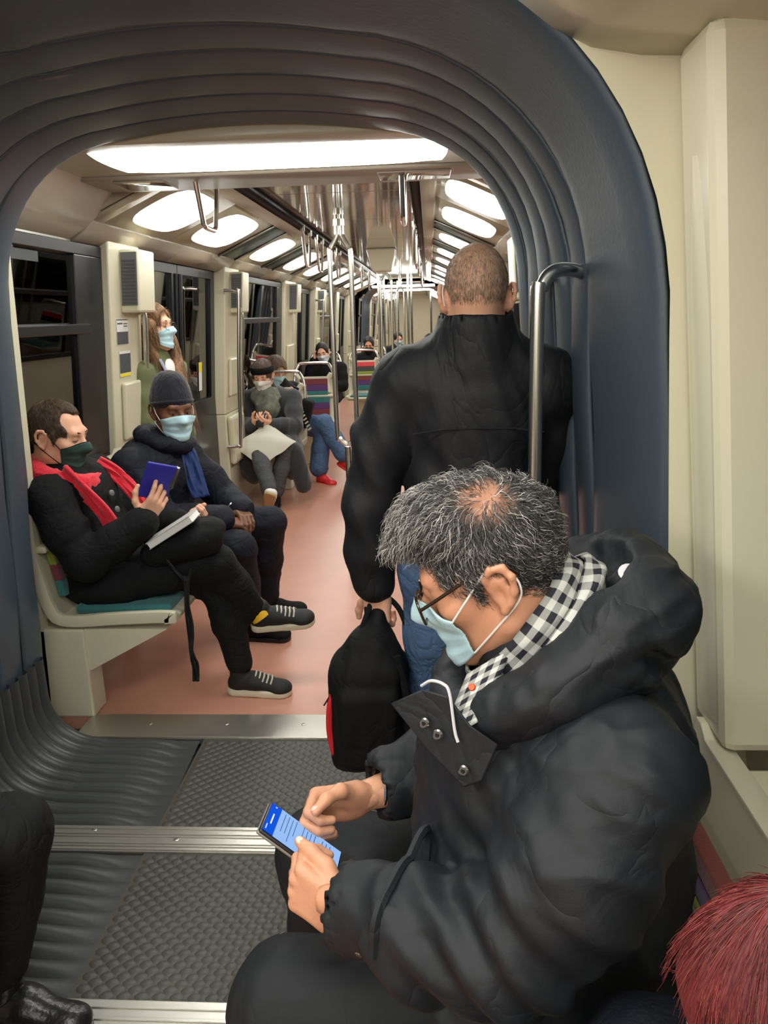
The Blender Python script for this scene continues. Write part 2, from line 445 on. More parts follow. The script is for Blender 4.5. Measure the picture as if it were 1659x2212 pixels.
alu_strip('bottommost aluminium floor strip with slotted screws beside the dark boot', 1.18, 1.385, -1.30, 0.30, [(0.125, 0.135), (0.15, 0.158), (0.18, 0.2)], [(-1.0+0.108*k, 0.06) for k in range(0, 12)])
alu_strip('ribbed aluminium floor strip across the middle of the gangway', 1.883, 1.998, -1.22, 0.22, [(0.004, 0.014), (0.02, 0.026), (0.032, 0.044), (0.062, 0.068), (0.074, 0.086), (0.098, 0.11)], [(-1.05+0.27*k, 0.052 if k % 2 else 0.092) for k in range(5)])
alu_strip('wide smooth aluminium threshold plate in front of the red floor', 2.505, 2.68, -1.36, 0.36, [(0.0, 0.03)], [(-1.1+0.3*k, 0.1) for k in range(4)])

# ---------------------------------------------------------------- gangway bellows
def hoop(cx, w_, t, r, n_wall=16, n_c=14, n_top=12, z0=0.12):
    """points of the hoop from low on the left wall over the top to the right wall, with inward normals"""
    L = []
    def X(z, s): return cx+s*(w_-0.06*(max(z, 0.3)-1.0))
    zc = t-r
    for i in range(n_wall): L.append((X(z0+(zc-z0)*i/n_wall, -1), z0+(zc-z0)*i/n_wall))
    xa = X(zc, -1)
    for i in range(n_c):
        a = math.pi/2*i/n_c; L.append((xa+r*(1-math.cos(a)**0.9), zc+(r-0.03)*math.sin(a)**0.95))
    half = [p for p in L]
    xs = half[-1][0]; xt = 2*cx-xs
    for i in range(n_top+1):
        u = i/n_top; half.append((xs+(xt-xs)*u, half[n_wall+n_c-1][1]+0.03*(1-(2*u-1)**2)))
    full = half+[(2*cx-p[0], p[1]) for p in reversed(L[:-1])]
    P = np.array(full); T = np.gradient(P, axis=0); T /= np.linalg.norm(T, axis=1, keepdims=True)
    N = np.stack([T[:, 1], -T[:, 0]], 1)      # points into the aisle
    return P, N
def bellows(label, Y0, Y1, creases, par0, par1, bul, detail=True):
    root = empty('gangway_bellows', (CC, (Y0+Y1)/2, 0), label, 'bellows')
    def lerp(y): u = (y-Y0)/(Y1-Y0); return [a+(b-a)*u for a, b in zip(par0, par1)]
    cr = [Y0]+creases+[Y1]
    for i in range(len(cr)-1):
        a, b = cr[i], cr[i+1]; m = 18 if detail else 6; G = []
        for j in range(m+1):
            u = j/m; y = a+(b-a)*u
            # pillow shaped fold, leaning back so that each one tucks under the next
            uu = u**0.85; amp = bul*min(1.0, (b-a)/0.18)*(math.sin(math.pi*min(max(uu, 0.0), 1.0))**0.55)
            if i == 0: amp = bul*1.1*(min(1, u/0.22)**0.5)*(1-0.35*u) if u < 0.86 else bul*1.1*0.7*(1-(u-0.86)/0.14)**0.5
            P, N = hoop(*lerp(y)); z = P[:, 1]
            wob = 0.004*np.sin(z*9+i*2.1) if detail else 0
            amp = amp*(1-0.70*np.clip((z-1.65)/0.35, 0, 1)); 
            G.append([(P[k, 0]+N[k, 0]*(amp[k]+(wob[k] if detail else 0)), y, P[k, 1]+N[k, 1]*amp[k]) for k in range(len(P))])
        # close the lower and outer edges with a lip turned outwards
        lip = []
        for j in range(m+1): lip.append(G[j])
        mb = MB().grid(lip)
        o = mb.build('bellows_fold', M_rub, root, True, 60)
        sol = o.modifiers.new('thickness', 'SOLIDIFY'); sol.thickness = 0.012; sol.offset = -1 if True else 1
    if detail:
        for s in (-1, 1):
            for a0, b0 in ((1.392, 1.878), (2.003, 2.50)):
                nr = 9; per = (b0-a0)/nr
                for q in range(nr):
                    G = []; m = 8
                    for j in range(m+1):
                        u = j/m; y = a0+per*(q+u); cx, w_, t, r = lerp(y); row = []
                        hgt = 0.024*math.sin(math.pi*u)**0.7
                        n1, n2 = 14, 10; rf = 0.20; xw = w_+0.03
                        for k in range(n1):       # flat part from the mat outwards
                            v = k/n1; off = 0.33+(xw-rf-0.33)*v; f = min(1, max(0, (v-0.02)/0.5)); f = f*f*(3-2*f)
                            f *= 0.9+0.1*math.sin(q*1.7+v*5)
                            row.append((cx+s*off, y, -0.004+hgt*f))
                        for k in range(n2+1):
                            an = math.pi/2*k/n2; row.append((cx+s*(xw-rf+(rf-hgt)*math.sin(an)), y, rf-(rf-hgt)*math.cos(an)))
                        row.append((cx+s*(xw-hgt), y, 0.34))
                        G.append(row)
                    MB().grid(G, ).build('floor_rib', M_rubr, root, True, 70)
    return root
bellows('dark rubber bellows with deep folds framing the gangway to the next carriage', 1.375, 2.53, [1.80, 1.94, 2.10, 2.25, 2.40], (-0.5, 0.935, 2.15, 0.70), (-0.545, 0.865, 2.095, 0.50), 0.018)
bellows('small far dark bellows at the end of the next carriage', 16.0, 17.4, [16.3, 16.6, 16.9, 17.15], (CC, 0.9, 2.10, 0.45), (CC, 0.88, 2.08, 0.45), 0.05, False)
# outer skirt behind the near ribs so nothing shows through
for s in (-1, 1):
    tag(MB().bb(-0.52+s*1.02, -0.52+s*1.06, 1.38, 2.655, -0.05, 2.3).build('wall_gangway', M_rub, smooth=False), kind='structure')
tag(MB().bb(-1.6, 0.6, 1.38, 2.66, 2.22, 2.26).build('ceiling_gangway', M_rub, smooth=False), kind='structure')
tag(MB().bb(-1.6, 0.6, 1.22, 2.68, -0.09, -0.05).build('floor_gangway', M_rub, smooth=False), kind='structure')

# ---------------------------------------------------------------- carriage shells
SIDE = {-1: 'left', 1: 'right'}
def window(n, s, y0, y1, z0, z1, bar=None, black_right=0.0):
    e = empty('window_%d' % n, tuple(wp(s, (y0+y1)/2, z0, 0)), kind='structure')
    t = 0.05
    for a in ((y0, y1, z0, z0+t), (y0, y1, z1-t, z1), (y0, y0+t, z0+t, z1-t), (y1-t-black_right, y1, z0+t, z1-t)):
        mb = MB(); wbox(mb, s, *a, -0.02, 0.018); mb.build('window_frame', M_black, e, False, bevel=0.004)
    if bar:
        mb = MB(); wbox(mb, s, y0+t, y1-t-black_right*0.6, bar, bar+0.045, -0.01, 0.035); mb.build('window_bar', M_black, e, False, bevel=0.006)
        zz = [(z0+t, bar), (bar+0.045, z1-t)]
    else: zz = [(z0+t, z1-t)]
    for a, b in zz:
        mb = MB(); wbox(mb, s, y0+t, y1-t-black_right, a, b, -0.006, -0.002); mb.build('pane', M_glass, e, False)
def door(n, s, y0, y1, z1):
    e = empty('door_%d' % n, tuple(wp(s, (y0+y1)/2, 0, 0)), kind='structure'); mid = (y0+y1)/2
    for a, b in ((y0, mid-0.006), (mid+0.006, y1)):
        lf = empty('door_leaf', (0, (a+b)/2, 0)); lf.parent = e; lf.location = (0, (a+b)/2-mid, 0)
        t = 0.10; zb = 0.95
        for q in ((a, b, 0.0, zb), (a, b, z1-0.10, z1), (a, a+t, zb, z1-0.10), (b-t, b, zb, z1-0.10)):
            mb = MB(); wbox(mb, s, *q, -0.07, -0.03); mb.build('leaf_frame', M_navy, lf, False)
        mb = MB(); wbox(mb, s, a+t, b-t, zb, z1-0.10, -0.055, -0.05); mb.build('pane', M_glass, lf, False)
        mb = MB(); mb.tube([wp(s, b-0.03 if b < mid else a+0.03, z, -0.025) for z in (0.5, 1.2, 1.8)], 0.012, 8); mb.build('edge_seal', M_black, lf)
def shell(Y0, Y1, ops, nwin, sides=(-1, 1), near=False):
    """ops: list of (kind, y0, y1) along the wall"""
    for s in sides:
        wl = empty('wall_%s' % SIDE[s], (CC+s*1.13, (Y0+Y1)/2, 0), kind='structure')
        for kind, y0, y1 in ops:
            if kind == 'door':
                door(nwin[0], s, y0, y1, 1.90); nwin[0] += 1; continue
            if kind == 'win':
                mb = MB(); wbox(mb, s, y0, y1, -0.03, 0.84, -0.06, 0.0); mb.build('lower_panel', M_cream, wl, False, bevel=0.004)
                mb = MB(); wbox(mb, s, y0, y1, 1.86, 1.92, -0.06, 0.0); mb.build('header_panel', M_creamd, wl, False)
                window(nwin[0], s, y0, y1, 0.84, 1.86, 1.47, 0.24); nwin[0] += 1
            if kind == 'pil':
                for za, zb_ in ((-0.03, 0.797), (0.80, 1.92)):
                    mb = MB(); wbox(mb, s, y0, y1, za, zb_, -0.06, 0.05); mb.build('pillar_panel', M_cream, wl, False, bevel=0.008)
                mb = MB(); wbox(mb, s, y0+0.09, y1-0.09, 0.93, 1.22, 0.05, 0.075); mb.build('pillar_inset', M_cream, wl, False, bevel=0.012)
                mb = MB(); wbox(mb, s, y0+0.02, y1-0.03, 0.40, 0.78, 0.05, 0.10); mb.build('pillar_bulge', M_cream, wl, False, bevel=0.025)
def cove(Y0, Y1, s, segs):
    """sloped ceiling side: header strip, light band of panels, rail. segs: (kind, y0, y1)"""
    ce = empty('ceiling_%s' % SIDE[s], (CC+s*0.7, (Y0+Y1)/2, 2.0), kind='structure')
    def strip(pts, y0, y1, m, name, parent=ce, th=0.012, bevel=None):
        G = [[(CC+s*o, y, z) for o, z in pts] for y in (y0, y1)]
        if s > 0: G = G[::-1]
        o = MB().grid(G).build(name, m, parent, True, 30)
        sl = o.modifiers.new('t', 'SOLIDIFY'); sl.thickness = th; sl.offset = 1
        return o
    n = max(1, int(round((Y1-Y0)/1.3)))
    for i in range(n):
        a = Y0+(Y1-Y0)*i/n; b = Y0+(Y1-Y0)*(i+1)/n-0.006
        strip([(1.06, 1.865), (0.99, 1.905), (0.96, 1.94), (0.955, 1.955)], a, b, M_creamd, 'header_cove')
    strip([(0.46, 2.165), (0.455, 2.15), (0.42, 2.15), (0.41, 2.185)], Y0, Y1, M_black, 'dark_rail')
    strip([(0.54, 2.14), (0.53, 2.125), (0.47, 2.148), (0.462, 2.165)], Y0, Y1, M_creamd, 'inner_trim')
    def on(u, d=0.0): # point on the band, u 0 at the wall .. 1 at the rail, d = below
        o = 0.955+(0.54-0.955)*u; z = 1.955+(2.14-1.955)*u; return (o-0.40*d, z-0.91*d)
    for kind, y0, y1 in segs:
        base = {'lamp': M_cream, 'cream': M_cream, 'ad': M_adg, 'dark': M_black}[kind]
        p = strip([on(0), on(0.5), on(1)], y0, y1-0.006, base, 'cove_panel' if kind != 'ad' else 'advert_panel')
        if kind == 'ad':
            for a, b in ((y0, y0+0.02), (y1-0.026, y1-0.006)): strip([on(0, .012), on(1, .012)], a, b, M_alu, 'advert_frame', p)
        if kind == 'lamp':
            L = tag(empty('ceiling_lamp', (CC+s*on(.5)[0], (y0+y1)/2, on(.5)[1])), 'bright diffuser lamp on the sloped ceiling side, %s' % cove.lab(s, y0), 'lamp', 'sloped ceiling lamps')
            # rounded rectangular diffuser, slightly domed
            G = []; nu, nv = 10, 12
            for i in range(nu+1):
                row = []
                for j in range(nv+1):
                    uu = -1+2*i/nu; vv = -1+2*j/nv
                    k_ = 0.92 if (y1-y0) > 0.5 else 0.92
                    # squircle mapping
                    a_ = uu*math.sqrt(1-0.24*vv*vv); b_ = vv*math.sqrt(1-0.24*uu*uu)
                    o, z = on(0.5+0.455*a_, 0.004+0.016*max(0, (1-uu**4)*(1-vv**4)))
                    row.append((CC+s*o, (y0+y1)/2+(y1-y0)/2*k_*b_, z))
                G.append(row)
            if s > 0: G = G[::-1]
            MB().grid(G).build('diffuser', M_lamp, L)
    return ce
cove.c = {}
def _lab2(s, y):
    cove.c[s] = cove.c.get(s, 0)+1
    w_ = ['first', 'second', 'third', 'fourth', 'fifth', 'sixth', 'seventh', 'eighth', 'ninth', 'tenth', 'eleventh', 'twelfth', 'thirteenth', 'fourteenth', 'fifteenth', 'sixteenth'][cove.c[s]-1]
    return ('%s from the gangway along the window side' if s < 0 else '%s from the gangway above the standing man') % w_
cove.lab = _lab2

OPS = [('win', 2.68, 3.70), ('pil', 3.70, 4.10), ('door', 4.10, 5.82), ('pil', 5.82, 6.26), ('win', 6.26, 8.28), ('pil', 8.28, 8.95), ('door', 8.95, 10.55), ('pil', 10.55, 10.98), ('win', 10.98, 12.9), ('pil', 12.9, 13.3), ('door', 13.3, 14.9), ('pil', 14.9, 16.0)]
shell(2.68, 16.0, OPS, [1])
shell(17.4, 30.0, [('win', 17.4, 18.5), ('pil', 18.5, 18.9), ('door', 18.9, 20.5), ('pil', 20.5, 20.9), ('win', 20.9, 23.0), ('pil', 23.0, 23.4), ('door', 23.4, 25.0), ('pil', 25.0, 25.4), ('win', 25.4, 27.4), ('pil', 27.4, 30.0)], [40])
SEG = [('cream', 3.42, 3.55), ('lamp', 3.55, 4.42), ('lamp', 4.43, 5.45), ('ad', 5.46, 5.95), ('lamp', 5.96, 6.85), ('ad', 6.86, 7.35), ('lamp', 7.36, 8.25), ('dark', 8.26, 8.55), ('lamp', 8.56, 9.5), ('ad', 9.51, 10.0), ('lamp', 10.0, 11.0), ('lamp', 11.2, 12.2), ('ad', 12.21, 12.7), ('lamp', 12.71, 13.7), ('lamp', 14.0, 15.2), ('cream', 15.2, 16.0)]
for s in (-1, 1):
    cove(3.42, 16.0, s, SEG)
    cove(17.4, 30.0, s, [('lamp', 18.0+1.6*k, 19.2+1.6*k) for k in range(7)]+[('cream', 19.2+1.6*k, 19.6+1.6*k) for k in range(7)])
# flat middle of the ceiling: glossy panels with seams
for i, (a, b) in enumerate([(3.4, 4.6), (4.6, 5.9), (5.9, 7.4), (7.4, 9.0), (9.0, 11.0), (11.0, 13.5), (13.5, 16.0), (17.4, 22.0), (22.0, 30.0)]):
    o = MB().bb(CC-0.42, CC+0.42, a+0.004, b-0.004, 2.19, 2.21).build('ceiling_middle', M_gloss, smooth=False, bevel=0.004); tag(o, kind='structure')
tag(MB().bb(-1.7, 0.7, 2.6, 30, 2.30, 2.33).build('ceiling_roof', M_dark, smooth=False), kind='structure')
# end wall of the far carriage around the bellows, on the inside
for s in (-1, 1):
    mb = MB(); wbox(mb, s, 2.66, 2.70, -0.03, 1.95, -0.06, 0.11); tag(mb.build('wall_end', M_cream, smooth=False), kind='structure')
    # corner cove next to the transverse lamp
    G = [[(CC+s*o, y, z) for o, z in [(1.06, 1.865), (0.99, 1.905), (0.93, 1.95), (0.86, 2.02), (0.80, 2.07)]] for y in (2.66, 3.0, 3.42)]
    if s > 0: G = G[::-1]
    o = MB().grid(G).build('ceiling_corner', M_creamd, smooth=True); tag(o, kind='structure')
# transverse lamp over the end of the far carriage
cl = empty('ceiling_lamp', (CC, 2.87, 2.06), 'wide transverse ceiling lamp right behind the bellows arch', 'lamp')
MB().rbox((CC-0.03, 2.81, 2.085), (0.82, 0.265, 0.03), 0.012).build('housing', M_cream, cl)
G = []
for i in range(13):
    row = []
    for j in range(25):
        uu = -1+2*i/12; vv = -1+2*j/24
        a_ = uu*math.sqrt(1-0.2*vv*vv); b_ = vv*math.sqrt(1-0.06*uu*uu)
        row.append((CC-0.03+0.60*b_, 2.835+0.20*a_, 2.055-0.018*(1-uu**4)*(1-vv**8)))
    G.append(row)
MB().grid(G).build('diffuser', M_lamp, cl)
M_beam = mat('beige_beam', (166, 158, 142), 0.4, spec=0.4)
bt = tag(empty('ceiling_beam', (CC, 3.25, 2.06)), kind='structure')
MB().rbox((CC-0.05, 3.24, 2.075), (0.80, 0.165, 0.03), 0.015).build('beam_panel', M_beam, bt)
MB().bb(CC-1.0, CC+1.0, 3.38, 3.42, 2.16, 2.25).build('beam_back', M_creamd, bt, False)
for s in (-1, 1):
    pg = [(1.0, 1.93), (0.955, 1.957), (0.54, 2.142), (0.42, 2.16), (0.42, 2.2), (1.0, 2.2)]; n = len(pg)
    MB().add([(CC+s*o, y, z) for y in (3.40, 3.42) for o, z in pg], [tuple(range(n)), tuple(range(2*n-1, n-1, -1))]+[(i, n+i, n+(i+1) % n, (i+1) % n) for i in range(n)]).build('end_cap', M_creamd, bt, False)
MB().rbox((CC-0.62, 3.22, 2.042), (0.10, 0.10, 0.004), 0.004).build('beam_hatch', M_gloss, bt)
MB().rbox((CC+0.45, 3.22, 2.042), (0.14, 0.09, 0.004), 0.004).build('beam_hatch', M_gloss, bt)
# tunnel outside
for x in (-2.6, 1.6):
    tag(MB().bb(x-0.05, x+0.05, -5, 31, -1, 3.5).build('wall_tunnel', M_dark, smooth=False), kind='structure')
tag(MB().bb(-2.6, 1.6, 30.0, 30.1, -1, 3.5).build('wall_far', M_cream, smooth=False), kind='structure')

# ---------------------------------------------------------------- near carriage (where the camera stands)
tag(MB().bb(-1.7, 0.7, -4.5, 1.37, 2.30, 2.33).build('ceiling_roof', M_dark, smooth=False), kind='structure')
nl = tag(empty('wall_right', (0.6, 0.5, 0)), kind='structure')
def nx(z): return 0.575-0.096*(z-0.75)       # inner face of the near corner pillar
def nbox(mb, y0, y1, z0, z1, x0, x1):
    P = [(nx(z)+dx, y, z) for z in (z0, z1) for dx, y in ((x0, y0), (x1, y0), (x1, y1), (x0, y1))]
    return mb.hexa(P)
mb = MB(); nbox(mb, 1.22, 1.372, 0.755, 1.91, -0.07, 0.12); mb.build('corner_pillar', M_cream, nl, False, bevel=0.02)
# shallow rounded recess line on the pillar's aisle side
G = []
for i in range(25):
    z = 0.80+(1.74-0.80)*i/24; row = []
    for j in range(7):
        v = -1+2*j/6; wd = 0.05*min(1.0, math.sqrt(max(0, (1.75-z)/0.25)))
        row.append((nx(z)-0.0755+0.006*(v*v)-0.0, 1.295+wd*v, z))
    G.append(row)
MB().grid(G).build('pillar_flute', M_cream, nl)
# bulkhead between pillar and bellows, and its twin on the far side of the aisle
for s in (1, -1):
    G = []
    P, N = hoop(-0.5, 0.94, 2.16, 0.70)
    for k in range(len(P)//2 if s > 0 else 0, len(P) if s > 0 else len(P)//2+1):
        x, z = P[k]; xo = max(x, 0.62) if s > 0 else min(x, -1.62)
        G.append([(x-N[k, 0]*0.0, 1.374, z), ((x+xo)/2, 1.374, z+0.02), (xo, 1.374, z+0.05 if z > 1.6 else z)])
    o = MB().grid(G).build('bulkhead_panel', M_cream, nl if s > 0 else None, True, 40)
    if s < 0: tag(o, kind='structure'); o.name = 'wall_bulkhead'
# near ceiling: cove panel with a bowl shaped moulding, then the flat middle
for s in (1, -1):
    nc = tag(empty('ceiling_near_%s' % SIDE[s], (CC+s*0.7, 0, 2.0)), kind='structure')
    prof_ = [(1.05, 1.885), (0.99, 1.895), (0.93, 1.90), (0.84, 1.905), (0.76, 1.92), (0.70, 1.95), (0.62, 2.01), (0.50, 2.10), (0.42, 2.16)]
    for a, b in ((0.62, 1.374), (-0.9, 0.615), (-2.6, -0.905), (-4.5, -2.605)):
        G = [[(CC+s*o, y, z+(0.03*math.sin(math.pi*min(1, max(0, (y-0.7)/0.67)))*math.exp(-((o-0.8)/0.1)**2) if a > 0 else 0)) for o, z in prof_] for y in np.linspace(a, b, 9)]
        if s > 0: G = G[::-1]
        o = MB().grid(G).build('cove_panel', M_cream, nc, True)
        o.modifiers.new('t', 'SOLIDIFY').thickness = 0.01
    for i, (a, b) in enumerate([(-0.35, 0.55), (-1.35, -0.45), (-2.4, -1.5), (-3.5, -2.6)]):
        L = empty('ceiling_lamp', (CC+s*0.73, (a+b)/2, 2.0), 'diffuser lamp of the near carriage, %s from the gangway above the %s seats' % (['first', 'second', 'third', 'fourth'][i], 'red-haired passenger\'s' if s > 0 else 'opposite'), 'lamp', 'near carriage lamps')
        MB().grid([[(CC+s*(0.80-0.28*u), a+(b-a)*v, 1.905+0.175*u-0.024) for v in (0, .25, .5, .75, 1)] for u in ((0, .5, 1) if s > 0 else (1, .5, 0))]).build('diffuser', M_lamp, L)
        MB().grid([[(CC+s*(0.81-0.30*u), a-0.02+(b-a+0.04)*v, 1.903+0.182*u-0.018) for v in (0, .5, 1)] for u in ((0, .5, 1) if s > 0 else (1, .5, 0))]).build('housing', M_cream, L)
tl = empty('ceiling_lamp', (CC, 0.98, 2.06), 'transverse ceiling lamp of the near carriage just before the bellows', 'lamp')
MB().rbox((CC-0.03, 0.98, 2.105), (0.70, 0.20, 0.02), 0.012).build('housing', M_cream, tl)
MB().grid([[(CC-0.03+0.60*v, 0.98+0.15*u, 2.082-0.015*(1-u**4)*(1-v**8)) for v in np.linspace(-1, 1, 17)] for u in np.linspace(-1, 1, 9)]).build('diffuser', M_lamp, tl)
tag(MB().bb(CC-0.43, CC+0.43, -4.5, 1.37, 2.18, 2.21).build('ceiling_middle', M_gloss, smooth=False), kind='structure')
# near side walls: right with window and bench ledge, left plain with windows
mb = MB().hexa([(nx(.0)+.09, -4.5, -0.03), (nx(0)+.16, -4.5, -.03), (nx(0)+.16, 1.374, -.03), (nx(0)+.09, 1.374, -.03), (nx(.75)+.02, -4.5, .75), (nx(.75)+.09, -4.5, .75), (nx(.75)+.09, 1.374, .75), (nx(.75)+.02, 1.374, .75)]); mb.build('lower_panel', M_cream, nl, False)
nw = tag(empty('window_60', (nx(1.2)+.1, 0.3, 0.8)), kind='structure')
for y0, y1, z0, z1 in ((-1.2, 1.215, 0.76, 0.83), (-1.2, 1.215, 1.82, 1.91), (1.13, 1.215, 0.83, 1.82), (-1.2, -1.1, 0.83, 1.82)):
    mb = MB(); nbox(mb, y0, y1, z0, z1, 0.03, 0.07); mb.build('window_frame', M_black, nw, False)
mb = MB(); nbox(mb, -1.1, 1.13, 0.83, 1.82, 0.055, 0.06); mb.build('pane', M_glass, nw, False)
mb = MB(); nbox(mb, -4.5, -1.2, 0.75, 1.91, 0.03, 0.09); mb.build('upper_panel', M_cream, nl, False)
shell(-4.5, 1.37, [('win', 0.0, 1.37), ('pil', -0.4, 0.0), ('door', -2.1, -0.4), ('pil', -4.5, -2.1)], [62], sides=(-1,))
tag(MB().bb(-1.7, 0.8, -4.55, -4.5, -0.05, 2.3).build('wall_back', M_cream, smooth=False), kind='structure')
# ---------------------------------------------------------------- poles, handles, speakers, seats
M_teal = mat('teal_fabric', (40, 104, 104), 0.85, sheen=0.3, bump=(250, 0.2))
M_maroon = mat('maroon_fabric', (112, 42, 52), 0.85, sheen=0.3, bump=(250, 0.2))
M_purple = mat('purple_fabric', (84, 44, 100), 0.85, sheen=0.3, bump=(250, 0.2))
M_lime = mat('lime_fabric', (128, 140, 48), 0.85, sheen=0.3, bump=(250, 0.2))
M_rust = mat('rust_fabric', (112, 46, 34), 0.85, sheen=0.3, bump=(250, 0.2))
M_redp = mat('red_plastic', (206, 40, 48), 0.4)
def yoke_pole(X, Y, label, zt=2.19):
    e = empty('grab_pole', (X, Y, 0), label, 'grab pole', 'yoke poles along the aisle')
    zs, zj = 1.905, 0.74
    MB().tube([(X, Y, 0.0), (X, Y, zj-0.02)], 0.019, 12).build('lower_pole', M_chrome, e)
    for s in (-1, 1):
        pts = spline([(X+s*0.014, Y, zt), (X+s*0.014, Y, zs+0.10), (X+s*0.018, Y, zs+0.06), (X+s*0.05, Y, zs), (X+s*0.062, Y, zs-0.06), (X+s*0.062, Y, 1.4), (X+s*0.062, Y, zj+0.09), (X+s*0.045, Y, zj+0.03), (X+s*0.004, Y, zj-0.01)], 6)
        MB().tube(pts, 0.0155, 10).build('yoke_tube', M_chrome, e)
    for z in (zt-0.07, zt-0.13): MB().tube([(X, Y, z), (X, Y, z-0.035)], 0.036, 14).build('collar', M_chrome, e)
    MB().tube([(X, Y, 0.0), (X, Y, 0.02)], 0.045, 14).build('foot_flange', M_chrome, e)
yoke_pole(-0.52, 4.72, 'large forked steel grab pole standing in the first doorway')
yoke_pole(CC, 9.3, 'second forked steel grab pole further down the aisle')
yoke_pole(CC, 13.9, 'third smaller forked grab pole far down the aisle')
for k, y in enumerate((18.5, 20.2, 22.0, 24.2)):
    for s in (-1, 1):
        o = MB().tube([(CC+s*0.55, y, 0), (CC+s*0.55, y, 2.12)], 0.019, 8).build('grab_pole', M_chrome)
        tag(o, 'thin steel pole of the furthest carriage, %s row, %s side' % (('first', 'second', 'third', 'fourth')[k], 'window' if s < 0 else 'other'), 'grab pole', 'poles of the furthest carriage')
for k, (x, y) in enumerate(((-0.72, 11.35), (-0.30, 11.35), (-0.72, 12.7), (-0.28, 12.7), (-0.60, 15.3), (-0.34, 15.3))):
    o = MB().tube([(x, y, 0), (x, y, 2.13)], 0.017, 8).build('grab_pole', M_chrome)
    tag(o, 'thin straight steel pole at the %s' % ('window-side seat ends before the second bellows', 'aisle beside the second forked pole', 'third seat row, window side', 'third seat row, other side', 'second bellows, window side', 'second bellows, other side')[k], 'grab pole', 'straight poles in the aisle')
def loop_handle(X, Y, label, L=0.36, zt=2.15, zb=1.885):
    e = empty('hanging_loop', (X, Y, zt), label, 'grab handle', 'hanging loop handles')
    pts = [(X, Y-L/2, zt), (X, Y-L/2+0.015, zt-0.08), (X, Y-L/2+0.08, zb+0.03), (X, Y-L/2+0.10, zb+0.008), (X, Y-L/2+0.125, zb), (X, Y+L/2-0.125, zb), (X, Y+L/2-0.10, zb+0.008), (X, Y+L/2-0.08, zb+0.03), (X, Y+L/2-0.015, zt-0.08), (X, Y+L/2, zt)]
    MB().tube(spline(pts, 4), 0.011, 10).build('loop_bar', M_chrome, e)
    for q in (-1, 1): MB().tube([(X, Y+q*L/2, zt+0.01), (X, Y+q*L/2, zt-0.03)], 0.017, 10).build('mount', M_chrome, e)
nth = ['nearest', 'second', 'third', 'fourth', 'fifth', 'sixth']
for i, y in enumerate((3.36, 6.05, 6.75, 8.1, 10.9, 12.2)):
    loop_handle(-0.915, y, '%s loop handle hanging below the window-side ceiling rail' % nth[i] if i else 'loop handle hanging in front of the first sloped lamp')
    loop_handle(-0.10, y, '%s loop handle hanging below the ceiling rail by the standing man' % nth[i])
# handrail on the gangway's middle ring
def ring_rail(dx, dy, label):
    e = empty('handrail', (0.24+dx, 1.74+dy, 0), label, 'handrail', 'rails beside the standing man')
    pts = [(0.40+dx, 1.90+dy, 1.575), (0.34+dx, 1.83+dy, 1.60), (0.275+dx, 1.765+dy, 1.60), (0.245+dx, 1.745+dy, 1.565), (0.236+dx, 1.74+dy, 1.50), (0.240+dx, 1.74+dy, 0.8), (0.243+dx, 1.745+dy, 0.30), (0.27+dx, 1.77+dy, 0.24), (0.36+dx, 1.86+dy, 0.22)]
    MB().tube(spline(pts, 7), 0.0155, 12).build('rail_tube', M_chrome, e)
    MB().tube([(0.375+dx, 1.872+dy, 1.588), (0.40+dx, 1.90+dy, 1.575)], 0.024, 12).build('socket', M_rub, e)
ring_rail(0, 0, 'steel handrail running vertically in front of the standing man')
ring_rail(0.035, 0.30, 'second steel handrail curving behind the standing man\'s shoulder')
# loudspeakers on the pillars
def speaker(s, y0, y1, label, z0=1.56, z1=1.86):
    e = empty('loudspeaker', tuple(wp(s, (y0+y1)/2, z0, 0.05)), label, 'loudspeaker', 'pillar loudspeakers')
    mb = MB(); wbox(mb, s, y0, y1, z0, z1, 0.045, 0.145); mb.build('housing', M_cream, e, False, bevel=0.012)
    g = MB(); wbox(g, s, y0-0.004, y0, z0+0.035, z1-0.015, 0.058, 0.137); gr = g.build('grille', M_grey, e, False)
    for k in range(13):
        z = z0+0.045+k*0.0165
        m = MB(); wbox(m, s, y0-0.007, y0-0.004, z, z+0.007, 0.064, 0.131); m.build('grille_slat', M_print, gr, False)
speaker(-1, 3.83, 4.06, 'loudspeaker box on the nearest window-side pillar')
speaker(-1, 5.98, 6.2, 'loudspeaker box on the pillar after the first door')
speaker(-1, 8.5, 8.75, 'loudspeaker box on the third window-side pillar')
speaker(-1, 10.7, 10.92, 'loudspeaker box on the far pillar above the dozing man')
speaker(1, 3.95, 4.2, 'loudspeaker box to the right of the standing man\'s head', 1.57, 1.87)
def wall_rail(s, y, z0, z1, label, e0=0.16):
    e = empty('grab_bar', tuple(wp(s, y, z0, 0)), label, 'grab bar', 'upright bars beside the doors')
    P = [wp(s, y, z1+0.0, 0.05), wp(s, y, z1-0.01, e0-0.02), wp(s, y, z1-0.05, e0), wp(s, y, (z0+z1)/2, e0), wp(s, y, z0+0.05, e0), wp(s, y, z0+0.01, e0-0.02), wp(s, y, z0, 0.05)]
    MB().tube(spline(P, 6), 0.014, 10).build('bar_tube', M_chrome, e)
wall_rail(-1, 4.06, 0.72, 1.57, 'steel upright bar below the nearest loudspeaker beside the standing woman', 0.085)
wall_rail(-1, 5.80, 0.55, 1.72, 'pale upright bar at the far edge of the first door')
wall_rail(-1, 6.22, 0.72, 1.57, 'steel upright bar below the loudspeaker after the first door', 0.085)
wall_rail(-1, 8.80, 0.72, 1.57, 'steel upright bar on the third pillar', 0.085)
wall_rail(-1, 10.50, 0.55, 1.72, 'pale upright bar at the far edge of the second door')
wall_rail(1, 4.12, 0.72, 1.57, 'steel upright bar hidden mostly by the standing man\'s head')
